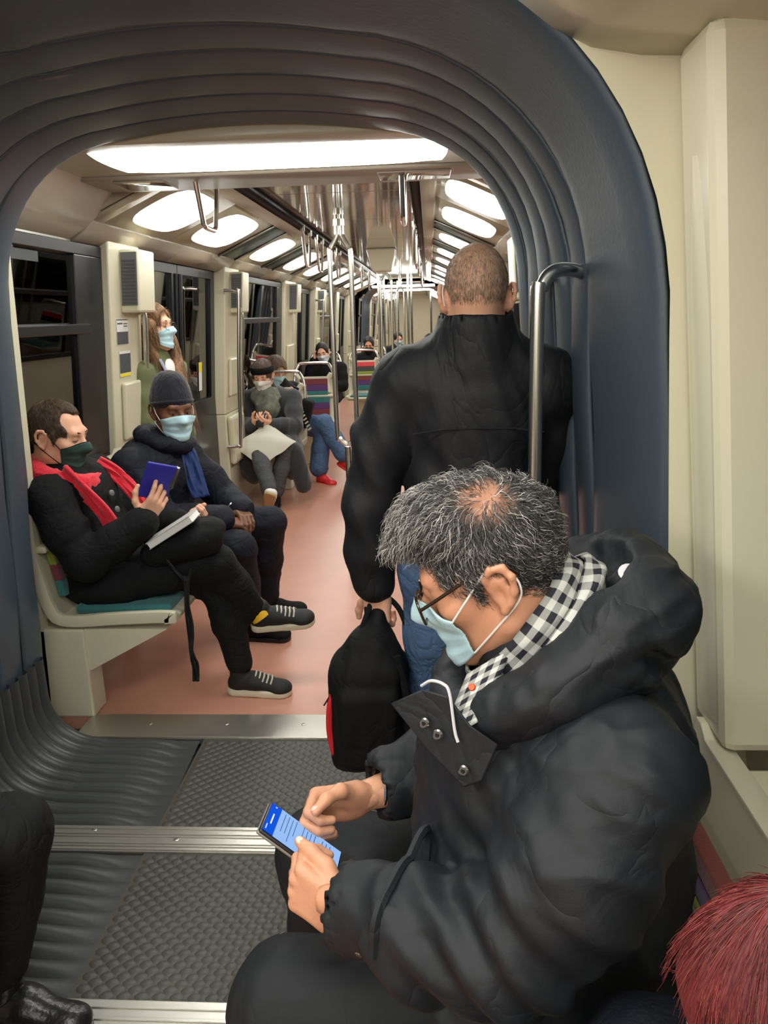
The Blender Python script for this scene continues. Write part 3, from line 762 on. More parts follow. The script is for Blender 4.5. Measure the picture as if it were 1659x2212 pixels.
# notices on the nearest pillar and on glass
def notice(s, y0, y1, z0, z1, e, label, lines, foot=None, head=None):
    r = empty('notice', tuple(wp(s, y0, z0, e)), label, 'sticker')
    mb = MB(); wbox(mb, s, y0, y1, z0, z1, e, e+0.002); mb.build('sheet', M_paper, r, False)
    def fl(a, b, c, d, m, nm):
        mb = MB(); wbox(mb, s, a, b, c, d, e+0.002, e+0.003); mb.build(nm, m, r, False)
    for (a, b, c, d) in lines: fl(y0+(y1-y0)*a, y0+(y1-y0)*b, z0+(z1-z0)*c, z0+(z1-z0)*d, M_print, 'print_block')
    if foot: fl(y0, y1, z0, z0+(z1-z0)*0.12, foot, 'coloured_band')
    if head: fl(y0, y1, z1-(z1-z0)*0.35, z1, head, 'coloured_band')
ln = lambda k, w_: [(0.08, w_[i % len(w_)], 0.9-0.13*i-0.05, 0.9-0.13*i) for i in range(k)]
notice(-1, 3.76, 3.90, 1.41, 1.53, 0.0515, 'upper white and grey notice on the nearest pillar', [(0.05, 0.5, 0.8, 0.86), (0.6, 0.95, 0.8, 0.84), (0.6, 0.95, 0.7, 0.74), (0, 1, 0.0, 0.5), (0, 1, 0.96, 1.0)])
notice(-1, 3.78, 3.92, 1.25, 1.375, 0.0515, 'lower grey notice with a yellow foot on the nearest pillar', [(0, 1, 0.14, 0.9)], M_yellow)
notice(-1, 5.45, 5.52, 1.02, 1.22, -0.045, 'narrow white and yellow sticker on the first door\'s glass', [], None, M_yellow)
notice(-1, 2.85, 3.12, 1.76, 1.80, 0.0, 'grey label strip at the top of the first window', [(0, 1, 0, 1)])
st = MB().box((CC-0.62, 4.42, 2.102), (0.045, 0.02, 0.002), Matrix.Rotation(math.radians(-24), 3, 'Y')).build('lamp_sticker', mat('blue_print', (40, 60, 190), .5)); tag(st, 'small blue sticker on the seam between the first two sloped lamps', 'sticker')
# junction box under the ceiling
cb = empty('ceiling_box', (CC, 8.6, 2.0), 'cream box hanging below the middle of the ceiling', 'ceiling box')
MB().hexa([(CC-0.10, 8.5, 1.96), (CC+0.10, 8.5, 1.96), (CC+0.10, 8.8, 1.96), (CC-0.10, 8.8, 1.96), (CC-0.16, 8.46, 2.19), (CC+0.16, 8.46, 2.19), (CC+0.16, 8.84, 2.19), (CC-0.16, 8.84, 2.19)]).build('housing', M_cream, cb, False, bevel=0.02)
MB().rbox((CC, 8.65, 1.955), (0.06, 0.09, 0.012), 0.01).build('cover', M_cream, cb)
cl = empty('ceiling_lamp', (CC, 15.7, 2.05), 'far transverse ceiling lamp before the second bellows', 'lamp')
MB().rbox((CC, 15.7, 2.04), (0.62, 0.12, 0.02), 0.015).build('diffuser', M_lamp, cl)
cl = empty('ceiling_lamp', (CC, 17.75, 2.05), 'transverse lamp just past the second bellows', 'lamp')
MB().rbox((CC, 17.75, 2.02), (0.62, 0.12, 0.02), 0.015).build('diffuser', M_lamp, cl)

def seat_shape(name, loc, yaw, label, stripes, group=None, w_=0.44, loop=True, base=True, cushion=None, zs=0.42, bh=1.0):
    """seat facing local -Y"""
    e = empty(name, loc, label, 'seat', group); e.rotation_euler = (0, 0, math.radians(yaw))
    M = np.array(wmat(e))
    def put(mb, nm, m, **k):
        mb.v = [tuple(xf(M, np.array([v]))[0]) for v in mb.v]; return mb.build(nm, m, e, **k)
    h = w_/2
    # shell: profile swept across the width
    prof = [(-0.27, zs-0.02), (-0.25, zs+0.005), (-0.05, zs+0.0), (0.15, zs-0.01), (0.20, zs+0.03), (0.235, zs+0.20*bh), (0.27, zs+0.42*bh), (0.275, zs+0.47*bh)]
    S = spline([(0, a, b) for a, b in prof], 4)
    G = [[(x, p[1], p[2]+(0.02 if abs(x) > h-0.03 and i > 2 else 0)) for i, p in enumerate(S)] for x in (-h, -h+0.025, -h+0.05, 0, h-0.05, h-0.025, h)]
    o = put(MB().grid(G), 'seat_shell', M_cream, smooth=True, angle=60)
    sl = o.modifiers.new('t', 'SOLIDIFY'); sl.thickness = 0.045; sl.offset = -1
    b = o.modifiers.new('b', 'BEVEL'); b.width = 0.01; b.segments = 2; b.limit_method = 'ANGLE'
    put(MB().rbox((0, -0.045, zs+0.012), (h-0.055, 0.19, 0.018), 0.015), 'seat_cushion', cushion or stripes[-1])
    n = len(stripes); z0, z1 = zs+0.07, zs+0.45*bh-(0.06 if bh < 1 else 0)
    for i, m in enumerate(stripes):
        a = z1-(z1-z0)*(i+1)/n; c = z1-(z1-z0)*i/n; gap = 0.02 if i == n//2-1 else 0.001
        am = lambda z: 0.222+(z-zs-0.2)*0.165
        sh = 0.07 if i < n//2 else 0.055
        put(MB().hexa([(-h+sh, am(a)-0.03, a+gap), (h-sh, am(a)-0.03, a+gap), (h-sh, am(a), a+gap), (-h+sh, am(a), a+gap), (-h+sh, am(c)-0.03, c), (h-sh, am(c)-0.03, c), (h-sh, am(c), c), (-h+sh, am(c), c)]), 'fabric_stripe', m, smooth=False, bevel=0.004)
    mid = (z0+z1)/2
    put(MB().rbox((0, 0.215+(mid-zs-0.2)*0.165, mid+0.01), (h-0.01, 0.022, 0.014), 0.01), 'cross_bar', M_cream)
    if loop:
        put(MB().tube(spline([(-h+0.01, 0.25, zs+0.36), (-h+0.015, 0.285, zs+0.50), (-h+0.05, 0.30, zs+0.585), (-h+0.10, 0.305, zs+0.61), (h-0.10, 0.305, zs+0.61), (h-0.05, 0.30, zs+0.585), (h-0.015, 0.285, zs+0.50), (h-0.01, 0.25, zs+0.36)], 6), 0.015, 10), 'grab_loop', M_chrome)
        for q in (-1, 1): put(MB().tube(spline([(q*(h-0.03), 0.26, zs+0.50), (q*(h-0.075), 0.262, zs+0.42), (q*(h-0.06), 0.25, zs+0.30)], 5), 0.028, 8), 'side_wing', M_cream)
    if base: put(MB().bb(-0.10, 0.10, -0.05, 0.22, 0.0, zs-0.04), 'seat_base', M_cream, smooth=False, bevel=0.01)
    return e
T1 = [M_maroon, M_purple, M_teal, M_teal, M_purple, M_maroon]
T2 = [M_redp, M_black, M_lime, M_rust, M_purple, M_teal]
seat_shape('metro_seat', (-1.36, 6.75, 0), 0, 'striped seat under the passenger with the white cushion', T1)
seat_shape('metro_seat', (-1.24, 7.95, 0), 0, 'striped seat with chrome loop right behind the passenger in jeans', T1)
seat_shape('metro_seat', (-0.93, 10.7, 0), 0, 'striped seat with red top bar beside the dozing man', T2)
seat_shape('metro_seat', (-1.40, 10.1, 0), 0, 'seat under the dozing man in black', T2)
seat_shape('metro_seat', (-0.90, 12.0, 0), 0, 'far cream seat back with dark upholstery behind the red-topped seat', [M_black]*4+[M_teal]*2)
# longitudinal bench by the gangway: two seats on the window side
seat_shape('bench_seat', (-1.245, 2.90, 0), 90, 'cream bench seat with teal pad under the man with the red scarf', [M_lime, M_purple, M_lime, M_lime, M_maroon, M_teal], 'window-side bench', 0.50, False, False, M_teal, 0.425)
seat_shape('bench_seat', (-1.245, 3.42, 0), 90, 'cream bench seat under the man with the dark knit cap', [M_teal, M_purple, M_lime, M_lime, M_maroon, M_teal], 'window-side bench', 0.50, False, False, M_teal, 0.425)
bs = empty('seat_support', (-1.4, 2.68, 0), 'cream box carrying the near end of the bench', 'seat support')
MB().bb(-1.58, -1.345, 2.66, 2.78, 0.0, 0.375).build('support_box', M_cream, bs, False, bevel=0.008)
MB().hexa([(-1.345, 2.67, 0.20), (-1.34, 2.67, 0.20), (-1.34, 2.75, 0.20), (-1.345, 2.75, 0.20), (-1.345, 2.67, 0.375), (-1.02, 2.67, 0.372), (-1.02, 2.75, 0.372), (-1.345, 2.75, 0.375)]).build('bracket', M_cream, bs, False)
# near bench on the right wall, under the man with the phone and his red-haired neighbour
seat_shape('bench_seat', (0.215, 1.06, 0), -90, 'cream seat shell behind the grey-haired man with the phone', [M_rust, M_purple, M_lime, M_lime, M_maroon, M_rust], 'near bench', 0.52, False, True, M_rust, 0.425, 0.70)
seat_shape('bench_seat', (0.215, 0.53, 0), -90, 'cream seat shell behind the red-haired passenger', [M_rust, M_purple, M_lime, M_lime, M_maroon, M_rust], 'near bench', 0.52, False, True, M_rust, 0.425, 0.70)
lg = empty('seat_ledge', (0.55, 0.7, 0.7), 'cream ledge along the wall behind the near bench', 'ledge')
for a, b in ((0.80, 1.21), (0.2, 0.795), (-0.5, 0.195)):
    MB().hexa([(0.485, a, 0.60), (0.60, a, 0.60), (0.60, b, 0.60), (0.485, b, 0.60), (0.50, a, 0.735), (0.62, a, 0.735), (0.62, b, 0.735), (0.50, b, 0.735)]).build('ledge_section', M_cream, lg, False, bevel=0.008)
seat_shape('bench_seat', (-1.28, 1.1, 0), 90, 'cream seat under the passenger with dark boots at the picture edge', T1, None, 0.5, False, True)
# ---------------------------------------------------------------- people toolkit
def skinmat(name, rgb): return mat(name, rgb, 0.46, bump=(140, 0.06), var=(38, 0.10), spec=0.4, sss=0.12)
M_skin = skinmat('skin_light', (226, 172, 142)); M_skint = skinmat('skin_tan', (204, 148, 116)); M_skind = skinmat('skin_brown', (112, 74, 54))
M_blk = mat('black_wool', (16, 17, 19), 0.85, bump=(220, 0.25), wr=(9, .3), spec=.25)
M_blkj = mat('black_softshell', (28, 29, 32), 0.62, bump=(160, 0.08), spec=.3, wr=(5, .35, (1, 1, .6)))
M_parka = mat('charcoal_parka', (25, 28, 32), 0.6, bump=(420, 0.06), spec=0.35, wr=(6, .22, (1, .8, 1)))
M_navyc = mat('navy_coat', (17, 20, 31), 0.75, bump=(220, 0.2), wr=(9, .3), spec=.3)
M_jean = mat('blue_denim', (72, 98, 134), 0.8, bump=(400, 0.2), var=(20, 0.3), wr=(14, .4))
M_gjean = mat('grey_denim', (70, 72, 74), 0.8, bump=(400, 0.2), var=(20, 0.2), wr=(14, .4))
M_trous = mat('black_trousers', (15, 16, 18), 0.8, bump=(240, 0.15), wr=(10, .4), spec=.25)
M_mask = mat('surgical_mask_blue', (186, 222, 230), 0.75, bump=(500, 0.1))
M_white = mat('white_cloth', (232, 230, 224), 0.75, bump=(300, 0.1))
M_maskg = mat('dark_green_mask', (36, 66, 58), 0.8, bump=(300, 0.1))
M_sole = mat('offwhite_sole', (208, 198, 172), 0.6)
M_lace = mat('pale_lace', (196, 190, 176), 0.8)
M_eye = mat('eye_white', (220, 214, 205), 0.2); M_iris = mat('eye_iris', (40, 28, 22), 0.15)
M_brow = mat('brow_hair', (52, 40, 32), 0.8)
M_hairb = mat('brown_hair', (72, 54, 42), 0.55, bump=(60, 0.5, (1, 1, .12)), sheen=0.2)
M_hattr = mat('hair_strands', (90, 90, 90), 0.45, attr='Col', spec=0.4)

def head_sdf(neck=True, scale=1.0, nose=1.0, ears=True):
    H = SDF(0.02)
    H.ell((0, -0.008, 0.036), (0.076, 0.098, 0.093), k=0.0)
    H.ell((0, 0.03, -0.025), (0.062, 0.064, 0.082), k=0.035)
    for s in (-1, 1):
        H.cap((s*0.054, 0.0, -0.058), (s*0.012, 0.068, -0.100), 0.020, 0.018, k=0.03)
        H.ell((s*0.043, 0.060, -0.016), (0.024, 0.024, 0.020), k=0.02)
    H.ell((0, 0.076, -0.098), (0.022, 0.018, 0.017), k=0.02)
    H.cap((-0.036, 0.084, 0.031), (0.036, 0.084, 0.031), 0.013, k=0.02)
    for s in (-1, 1):
        H.ell((s*0.032, 0.100, 0.008), (0.021, 0.017, 0.012), k=0.012, op='s')
        H.ell((s*0.032, 0.0765, 0.008), (0.0165, 0.0145, 0.0125), k=0.004)
        H.ell((s*0.032, 0.0795, 0.013), (0.0175, 0.0135, 0.0075), k=0.003)
    H.cap((0, 0.090, 0.018), (0, 0.090+0.026*nose, -0.022), 0.009, 0.0125, k=0.012)
    for s in (-1, 1): H.ell((s*0.011, 0.101, -0.027), (0.0095, 0.012, 0.009), k=0.008)
    H.cap((-0.018, 0.086, -0.053), (0.018, 0.086, -0.053), 0.0085, k=0.008)
    H.cap((-0.015, 0.085, -0.064), (0.015, 0.085, -0.064), 0.009, k=0.008)
    if neck: H.cap((0, -0.022, -0.05), (0, -0.045, -0.20), 0.056, 0.062, k=0.03)
    if ears:
        for s in (-1, 1):
            x = s*0.080
            H.ell((s*0.077, -0.010, -0.002), (0.009, 0.017, 0.028), k=0.008)
            pts = [(x, 0.006, 0.006), (x+s*.004, 0.006, 0.022), (x+s*.008, -0.006, 0.034), (x+s*.011, -0.022, 0.032), (x+s*.013, -0.030, 0.016), (x+s*.011, -0.027, -0.004), (x+s*.006, -0.016, -0.020), (x+s*.002, -0.004, -0.030)]
            H.chain(pts, [0.0045, 0.005, 0.0055, 0.0058, 0.0056, 0.0052, 0.0056, 0.0068], k=0.005)
            H.chain([(x+s*.002, -0.004, 0.016), (x+s*.004, -0.016, 0.012), (x+s*.004, -0.016, -0.006)], [0.004, 0.0045, 0.004], k=0.005)
            H.ell((s*0.088, -0.005, -0.006), (0.008, 0.008, 0.011), k=0.005, op='s')
    return H
def surf_grid(H, th, zz, off, rmax=0.17, rmin=0.03, y0=0.0):
    """first hit of the head field along rays towards the axis: (theta from +Y, z) grids"""
    rs = np.linspace(rmax, rmin, 140); out = np.full(th.shape, rmin)
    done = np.zeros(th.shape, bool)
    for r in rs:
        X = r*np.sin(th); Y = y0+r*np.cos(th)
        f = H.field(X, Y, zz)
        hit = (~done) & (f < off); out[hit] = r; done |= hit
    return out
def head_mask(M, H, m, parent, tm=64, zt=0.002, zb=-0.116, pleats=3, name='face_mask', loops=True, low=False, m_loop=None):
    nu, nv = 33, 19
    u = np.linspace(-1, 1, nu)[:, None]; v = np.linspace(0, 1, nv)[None, :]
    top = zt-0.028*np.abs(u)**1.3+(0.0 if not low else -0.012); bot = zb+0.030*np.abs(u)**1.6
    zz = bot+(top-bot)*v; th = np.radians(tm)*u*np.ones_like(v)*(1-0.10*(1-v))
    R = surf_grid(H, th, zz, 0.005)
    R0 = R.copy()
    for _ in range(10):
        S = R.copy(); S[1:-1, 1:-1] = 0.25*(R[2:, 1:-1]+R[:-2, 1:-1]+R[1:-1, 2:]+R[1:-1, :-2]); S[1:-1, 0] = .5*(R[2:, 0]+R[:-2, 0]); S[1:-1, -1] = .5*(R[2:, -1]+R[:-2, -1]); R = np.maximum(S, R0)
    if pleats:
        ph = (v*(pleats+0.6)) % 1.0; R = R+0.0035*ph*(1-np.abs(u)**4)*((v > .12) & (v < .9))
    R = R+0.002
    X = R*np.sin(th); Y = R*np.cos(th)
    V = np.stack([X, Y, zz*np.ones_like(X)], -1).reshape(-1, 3)
    Q = np.array([(i*nv+j, i*nv+j+1, (i+1)*nv+j+1, (i+1)*nv+j) for i in range(nu-1) for j in range(nv-1)])
    o = mk(name, xf(M, V), Q, m, parent); sl = o.modifiers.new('t', 'SOLIDIFY'); sl.thickness = 0.0016; sl.offset = 1
    if loops:
        Vg = V.reshape(nu, nv, 3)
        for s, i in ((-1, 0), (1, nu-1)):
            ear = [(s*0.092, -0.030, 0.020), (s*0.090, -0.036, 0.0), (s*0.084, -0.026, -0.022)]
            a = Vg[i, -1]; b = Vg[i, 0]
            pts = [a, (a+np.array((s*0.086, 0.004, 0.032)))/2+np.array((s*0.004, 0, 0)), (s*0.086, -0.004, 0.034), *ear, (np.array(ear[-1])+b)/2+np.array((s*0.004, 0, 0)), b]
            P = [tuple(xf(M, np.array([p]))[0]) for p in spline(pts, 5)]
            MB().tube(P, 0.0016, 6).build('ear_loop', m_loop or M_white, o)
        P = [tuple(xf(M, np.array([p]))[0]) for p in Vg[:, -1]]
        MB().tube(P, 0.0022, 6).build('mask_hem', m_loop or m, o)
    return o
def eyes(M, parent, brow=M_brow, gaze=(0, 0), z=0.008):
    for s in (-1, 1):
        c = np.array((s*0.032, 0.0785, z))
        e = SDF(0).ell(c, (0.0125, 0.0125, 0.0095)).mesh(0.0025); o = mk('eye', xf(M, e[0]), e[1], M_eye, parent)
        i = SDF(0).ell(c+np.array((gaze[0]*0.006, 0.0105, gaze[1]*0.006)), (0.0055, 0.003, 0.0055)).mesh(0.0014); mk('iris', xf(M, i[0]), i[1], M_iris, o)
        if brow is not None:
            b = SDF(0.004).chain([(s*0.014, 0.098, 0.030), (s*0.032, 0.096, 0.036), (s*0.050, 0.082, 0.032)], [0.004, 0.0045, 0.003]).mesh(0.0025); mk('eyebrow', xf(M, b[0]), b[1], brow, parent)
def strands(P, N, D, length, width, cols, curl=0.0, lift=0.3, droop=0.0, seg=7, seed=1, ncyc=2.0, sides=3):
    """hair strands as thin tapered prisms; P roots, N normals, D growth directions (unit)"""
    r = np.random.default_rng(seed); n = len(P)
    L = length*(0.7+0.6*r.random(n))[:, None]
    T = np.cross(N, D); T /= np.maximum(np.linalg.norm(T, axis=1, keepdims=True), 1e-9)
    ph = r.random(n)[:, None]*6.28; cy = ncyc*(0.6+0.8*r.random(n))[:, None]; am = curl*(0.4+1.0*r.random(n))[:, None]
    side = (r.random(n)[:, None]-0.5)
    pts = []
    for k in range(seg+1):
        t = k/seg; s = t*L
        q = P+D*s*(1-0.25*lift*t)+N*(lift*s*(1-t*0.75))+T*(side*s*0.35)
        a = ph+cy*6.28*t; q = q+(N*np.cos(a)+T*np.sin(a))*(am*min(1.0, t*3))
        q = q+np.array([0, 0, -1.0])*(droop*s*t)
        pts.append(q)
    pts = np.stack(pts, 1)               # n, seg+1, 3
    tan = np.gradient(pts, axis=1); tan /= np.maximum(np.linalg.norm(tan, axis=2, keepdims=True), 1e-9)
    ref = np.repeat(N[:, None, :], seg+1, 1); b1 = np.cross(tan, ref); b1 /= np.maximum(np.linalg.norm(b1, axis=2, keepdims=True), 1e-9); b2 = np.cross(tan, b1)
    wd = width*(1-0.75*(np.arange(seg+1)/seg)**2)[None, :, None]
    V = []
    for j in range(sides):
        a = 2*math.pi*j/sides; V.append(pts+(b1*math.cos(a)+b2*math.sin(a))*wd)
    V = np.stack(V, 2)                   # n, seg+1, sides, 3
    base = (np.arange(n)*(seg+1)*sides)[:, None, None]
    k = np.arange(seg)[None, :, None]*sides; j = np.arange(sides)[None, None, :]; j2 = (j+1) % sides
    Q = np.stack([base+k+j, base+k+j2, base+k+sides+j2, base+k+sides+j], -1).reshape(-1, 4)
    C = np.repeat(np.repeat(cols[:, None, None, :], seg+1, 1), sides, 2).reshape(-1, 4)
    return V.reshape(-1, 3), Q, C
def sample_surface(V, Q, n, seed=0, keep=None):
    r = np.random.default_rng(seed)
    a = np.linalg.norm(np.cross(V[Q[:, 2]]-V[Q[:, 0]], V[Q[:, 3]]-V[Q[:, 1]]), axis=1)
    f = r.choice(len(Q), n, p=a/a.sum()); u, v = r.random((2, n, 1))
    P = V[Q[f, 0]]*(1-u)*(1-v)+V[Q[f, 1]]*u*(1-v)+V[Q[f, 2]]*u*v+V[Q[f, 3]]*(1-u)*v
    Nn = vnormals(V, Q); N = Nn[Q[f, 0]]
    if keep is not None:
        k = keep(P); P, N = P[k], N[k]
    return P, N

def hand_mesh(wrist, fdir, palm, left=True, curl=((20, 25, 15),)*4, spread=(6, 2, -2, -7), thumb=((0.7, 0.5, -0.35), (0.5, 0.8, -0.3), (0.2, 0.95, -0.3)), vox=0.0028, scale=1.0, arm=0.08, arm_dir=None):
    """wrist point, direction of the fingers, palm normal. curl: per finger three bends towards the palm"""
    s = 1 if left else -1
    H = SDF(0.008)
    H.box((0, 0.048, 0), (0.039, 0.046, 0.0135), rd=0.0125, k=0)
    H.ell((s*0.022, 0.030, -0.010), (0.020, 0.032, 0.014), k=0.012)          # ball of the thumb
    H.ell((-s*0.026, 0.030, -0.007), (0.015, 0.032, 0.013), k=0.012)
    H.cap((0, 0.015, 0), (0, -arm, 0), 0.026, 0.029, k=0.02, sq=((0, 0, 1), 1.3)) if arm_dir is None else H.cap((0, 0.015, 0), tuple(np.array(arm_dir)*arm), 0.026, 0.029, k=0.02)
    bx = [0.0295, 0.0100, -0.0105, -0.0300]; by = [0.090, 0.094, 0.090, 0.081]
    ln = [(0.043, 0.026, 0.021), (0.047, 0.030, 0.022), (0.043, 0.028, 0.022), (0.034, 0.021, 0.019)]
    rd = [0.0096, 0.0098, 0.0093, 0.0083]
    for i in range(4):
        c = curl[i if len(curl) > i else -1]; p = np.array((s*bx[i], by[i]-0.012, 0.001)); yaw = math.radians(spread[i])*s; a = 0.0
        pts = [p, p+np.array((0, 0.012, 0))]; p = pts[-1]
        for L, d in zip(ln[i], c):
            a += math.radians(d); p = p+L*np.array((math.sin(yaw)*math.cos(a), math.cos(yaw)*math.cos(a), -math.sin(a))); pts.append(p)
        r = rd[i]; H.chain(pts, [r*1.05, r*1.08, r*0.98, r*0.88, r*0.78], k=0.004)
    p = np.array((s*0.026, 0.022, -0.008)); pts = [p]
    for L, d, in zip((0.042, 0.034, 0.027), thumb):
        d = unit((s*d[0], d[1], d[2])); p = p+L*d; pts.append(p)
    H.chain(pts, [0.0145, 0.0125, 0.0108, 0.0088], k=0.008)
    V, Q = H.mesh(vox); V = relax(V, Q, 1, 0.4)*scale; tt = (pts[-1]*scale, unit(pts[-1]-pts[-2]), s)
    y = unit(fdir); z = -unit(np.array(palm)-y*(np.dot(palm, y))); x = np.cross(y, z)
    R = np.stack([x, y, z], 1); nd = A3(s*.75, -.2, .62); nd = unit(nd-tt[1]*np.dot(nd, tt[1])); hand_mesh.tip = (R@(tt[0]+nd*.0072*scale-tt[1]*.002)+np.asarray(wrist), R@tt[1], R@nd)
    return V@R.T+np.asarray(wrist), Q

def seg_up(a, b): return unit(np.asarray(b, float)-np.asarray(a, float))
def garment(S, vox, m, name, parent, fold=(0.006, 18, (0, 0, 1), 0.35), seed=0, smooth=1):
    V, Q = S.mesh(vox)
    if fold: V = folds(V, Q, fold[0], fold[1], fold[2], fold[3], seed)
    if smooth: V = relax(V, Q, smooth, 0.5)
    return mk(name, V, Q, m, parent)
def trousers_sdf(J, r=(0.095, 0.07, 0.052), pr=0.14, hem=None):
    S = SDF(0.04)
    f = J.get('front', np.array((0, -1, 0)))
    S.cap(J['hipL'], J['hipR'], pr*0.86, k=0)
    S.ell(J['pelvis'], (pr*1.05, pr*1.05, pr*0.9), k=0.05)
    for s in 'LR':
        S.chain([J['hip'+s], (np.array(J['hip'+s])*.45+np.array(J['knee'+s])*.55), J['knee'+s]], [r[0], (r[0]+r[1])*.52, r[1]], k=0.03)
        an = np.array(J['ank'+s], float); an = an+unit(np.array(J['knee'+s])-an)*.035
        S.chain([J['knee'+s], (np.array(J['knee'+s])*.55+np.array(J['ank'+s])*.45), an], [r[1], (r[1]+r[2])*.52, hem or r[2]], k=0.025)
    return S
def jacket_sdf(J, ar=(0.075, 0.066, 0.054), depth=0.72, tw=0.17, tc=0.18, hem=None, cuff=0.95):
    S = SDF(0.04); f = unit(J['front']); sq = (f, 1/depth)
    pel, ch, nk = map(np.array, (J['pelvis'], J['chest'], J['neck']))
    wst = pel*0.55+ch*0.45
    S.chain([pel, wst, ch], [tw*depth*1.36*.74, tw*depth*1.36*.74, tc*depth*1.36*.74], k=0.03)
    wid = unit(np.array(J['shL'])-np.array(J['shR']))
    for p, w_, d_ in ((pel, tw, tw*depth), (wst, tw*0.98, tw*depth), (ch, tc, tc*depth)):
        up = np.cross(wid, f); R = np.stack([wid, np.cross(up, wid), up], 1)
        S.ell(p, (w_, d_, 0.17), R, k=0.05)
    S.cap(J['shL'], J['shR'], ar[0]*0.92, k=0.06)
    S.cap(ch, nk, 0.10, 0.075, k=0.05)
    for s in 'LR':
        sh, el, wr = (np.array(J[q+s]) for q in ('sh', 'el', 'wr'))
        S.chain([sh, (sh+el)/2, el], [ar[0], (ar[0]+ar[1])*.5, ar[1]], k=0.03)
        S.chain([el, (el+wr)/2, el+(wr-el)*cuff], [ar[1], (ar[1]+ar[2])*.52, ar[2]], k=0.02)
    return S
def core_body(J):
    S = SDF(0.02)
    S.chain([J['pelvis'], J['chest'], J['neck']], [0.09, 0.09, 0.055])
    for s in 'LR':
        S.chain([J['chest'], J['sh'+s], J['el'+s], J['wr'+s]], [0.05, 0.045, 0.035, 0.026])
        S.chain([J['pelvis'], J['hip'+s], J['knee'+s], J['ank'+s]], [0.07, 0.06, 0.045, 0.036])
    return S.mesh(0.016)
def body(name, parent, m, parts): 
    V, Q = join(parts); return mk(name, V, Q, m, parent)
def shoe(ank, toe, m_up, parent, m_sole=M_sole, name='shoe', up=(0, 0, 1), laces=True, L=0.27, w_=0.046, sole_h=0.022, lace_m=None):
    """ank: point above the heel at ankle height, toe: horizontal-ish direction of the foot"""
    u = unit(up); f = unit(np.array(toe)-u*np.dot(toe, u)); r = np.cross(f, u); M = np.eye(4); M[:3, 0] = r; M[:3, 1] = f; M[:3, 2] = u; M[:3, 3] = np.asarray(ank, float)-u*0.10
    S = SDF(0.02)
    S.ell((0, -0.015, 0.045), (0.036, 0.046, 0.045), k=0); S.cap((0, 0.0, 0.05), (0, 0.06, 0.055), 0.034, 0.034, k=.02)
    S.cap((0, 0.05, 0.055), (0, 0.17, 0.030), 0.036, 0.030, k=0.03, sq=((1, 0, 0), 0.86)); S.ell((0, 0.165, 0.03), (w_, 0.048, 0.028), k=0.02)
    S.cap((0, 0.0, 0.06), (0, -0.008, 0.10), 0.034, 0.040, k=0.02)
    S.plane((0, 0, 0.010), (0, 0, -1), 0.002)
    V, Q = S.mesh(0.006); e = mk(name, xf(M, V), Q, m_up, parent)
    B = SDF(0.03).cap((0, -0.025, 0.012), (0, 0.165, 0.012), 0.040, 0.047, k=0.0).plane((0, 0, sole_h), (0, 0, 1), 0.002).plane((0, 0, 0.0), (0, 0, -1), 0.002)
    V, Q = B.mesh(0.006); mk('sole', xf(M, V), Q, m_sole, e)
    if laces:
        for i in range(5):
            y = 0.062+0.017*i; z = 0.0935-0.0044*i
            P = [tuple(xf(M, np.array([p]))[0]) for p in spline([(-0.030, y+.004, z-0.018), (-0.014, y, z-.0005), (0.014, y+0.006, z-.0005), (0.030, y+.002, z-0.018)], 4)]
            MB().tube(P, 0.0038, 6).build('lace', lace_m or M_lace, e)
    return e
def sitter(root_label, name='person'): pass
# ---------------------------------------------------------------- grey-haired man with the phone
def uvgrid_obj(name, G, m, parent, cyc=False, su=1.0, sv=1.0, thick=0.003):
    nu, nv = len(G), len(G[0]); V = np.array(G, float).reshape(-1, 3)
    F = []; UV = []
    for i in range(nu-1 if not cyc else nu):
        for j in range(nv-1):
            i2 = (i+1) % nu; F.append((i*nv+j, i2*nv+j, i2*nv+j+1, i*nv+j+1)); UV += [(i/(nu)*su, j/(nv-1)*sv), ((i+1)/nu*su, j/(nv-1)*sv), ((i+1)/nu*su, (j+1)/(nv-1)*sv), (i/nu*su, (j+1)/(nv-1)*sv)]
    o = mk(name, V, F, m, parent); uv = o.data.uv_layers.new(name='UVMap')
    uv.data.foreach_set('uv', np.array(UV, np.float32).ravel())
    if thick: s = o.modifiers.new('t', 'SOLIDIFY'); s.thickness = thick
    return o
def gingham(name, dark, light):
    m = bpy.data.materials.new(name); m.use_nodes = True; nt = m.node_tree; b = nt.nodes['Principled BSDF']; b.inputs['Roughness'].default_value = 0.85
    uv = nt.nodes.new('ShaderNodeUVMap'); sp = nt.nodes.new('ShaderNodeSeparateXYZ'); nt.links.new(uv.outputs[0], sp.inputs[0])
    outs = []
    for q in (0, 1):
        f = nt.nodes.new('ShaderNodeMath'); f.operation = 'FRACT'; g = nt.nodes.new('ShaderNodeMath'); g.operation = 'GREATER_THAN'; g.inputs[1].default_value = 0.5
        nt.links.new(sp.outputs[q], f.inputs[0]); nt.links.new(f.outputs[0], g.inputs[0]); outs.append(g)
    ad = nt.nodes.new('ShaderNodeMath'); ad.operation = 'ADD'; nt.links.new(outs[0].outputs[0], ad.inputs[0]); nt.links.new(outs[1].outputs[0], ad.inputs[1])
    h = nt.nodes.new('ShaderNodeMath'); h.operation = 'MULTIPLY'; h.inputs[1].default_value = 0.5; nt.links.new(ad.outputs[0], h.inputs[0])
    mx = nt.nodes.new('ShaderNodeMix'); mx.data_type = 'RGBA'; mx.inputs[6].default_value = (*lin(light), 1); mx.inputs[7].default_value = (*lin(dark), 1)
    nt.links.new(h.outputs[0], mx.inputs[0]); nt.links.new(mx.outputs[2], b.inputs['Base Color']); MATS[name] = m
    return m
M_ging = gingham('gingham_cloth', (22, 24, 36), (190, 191, 183))
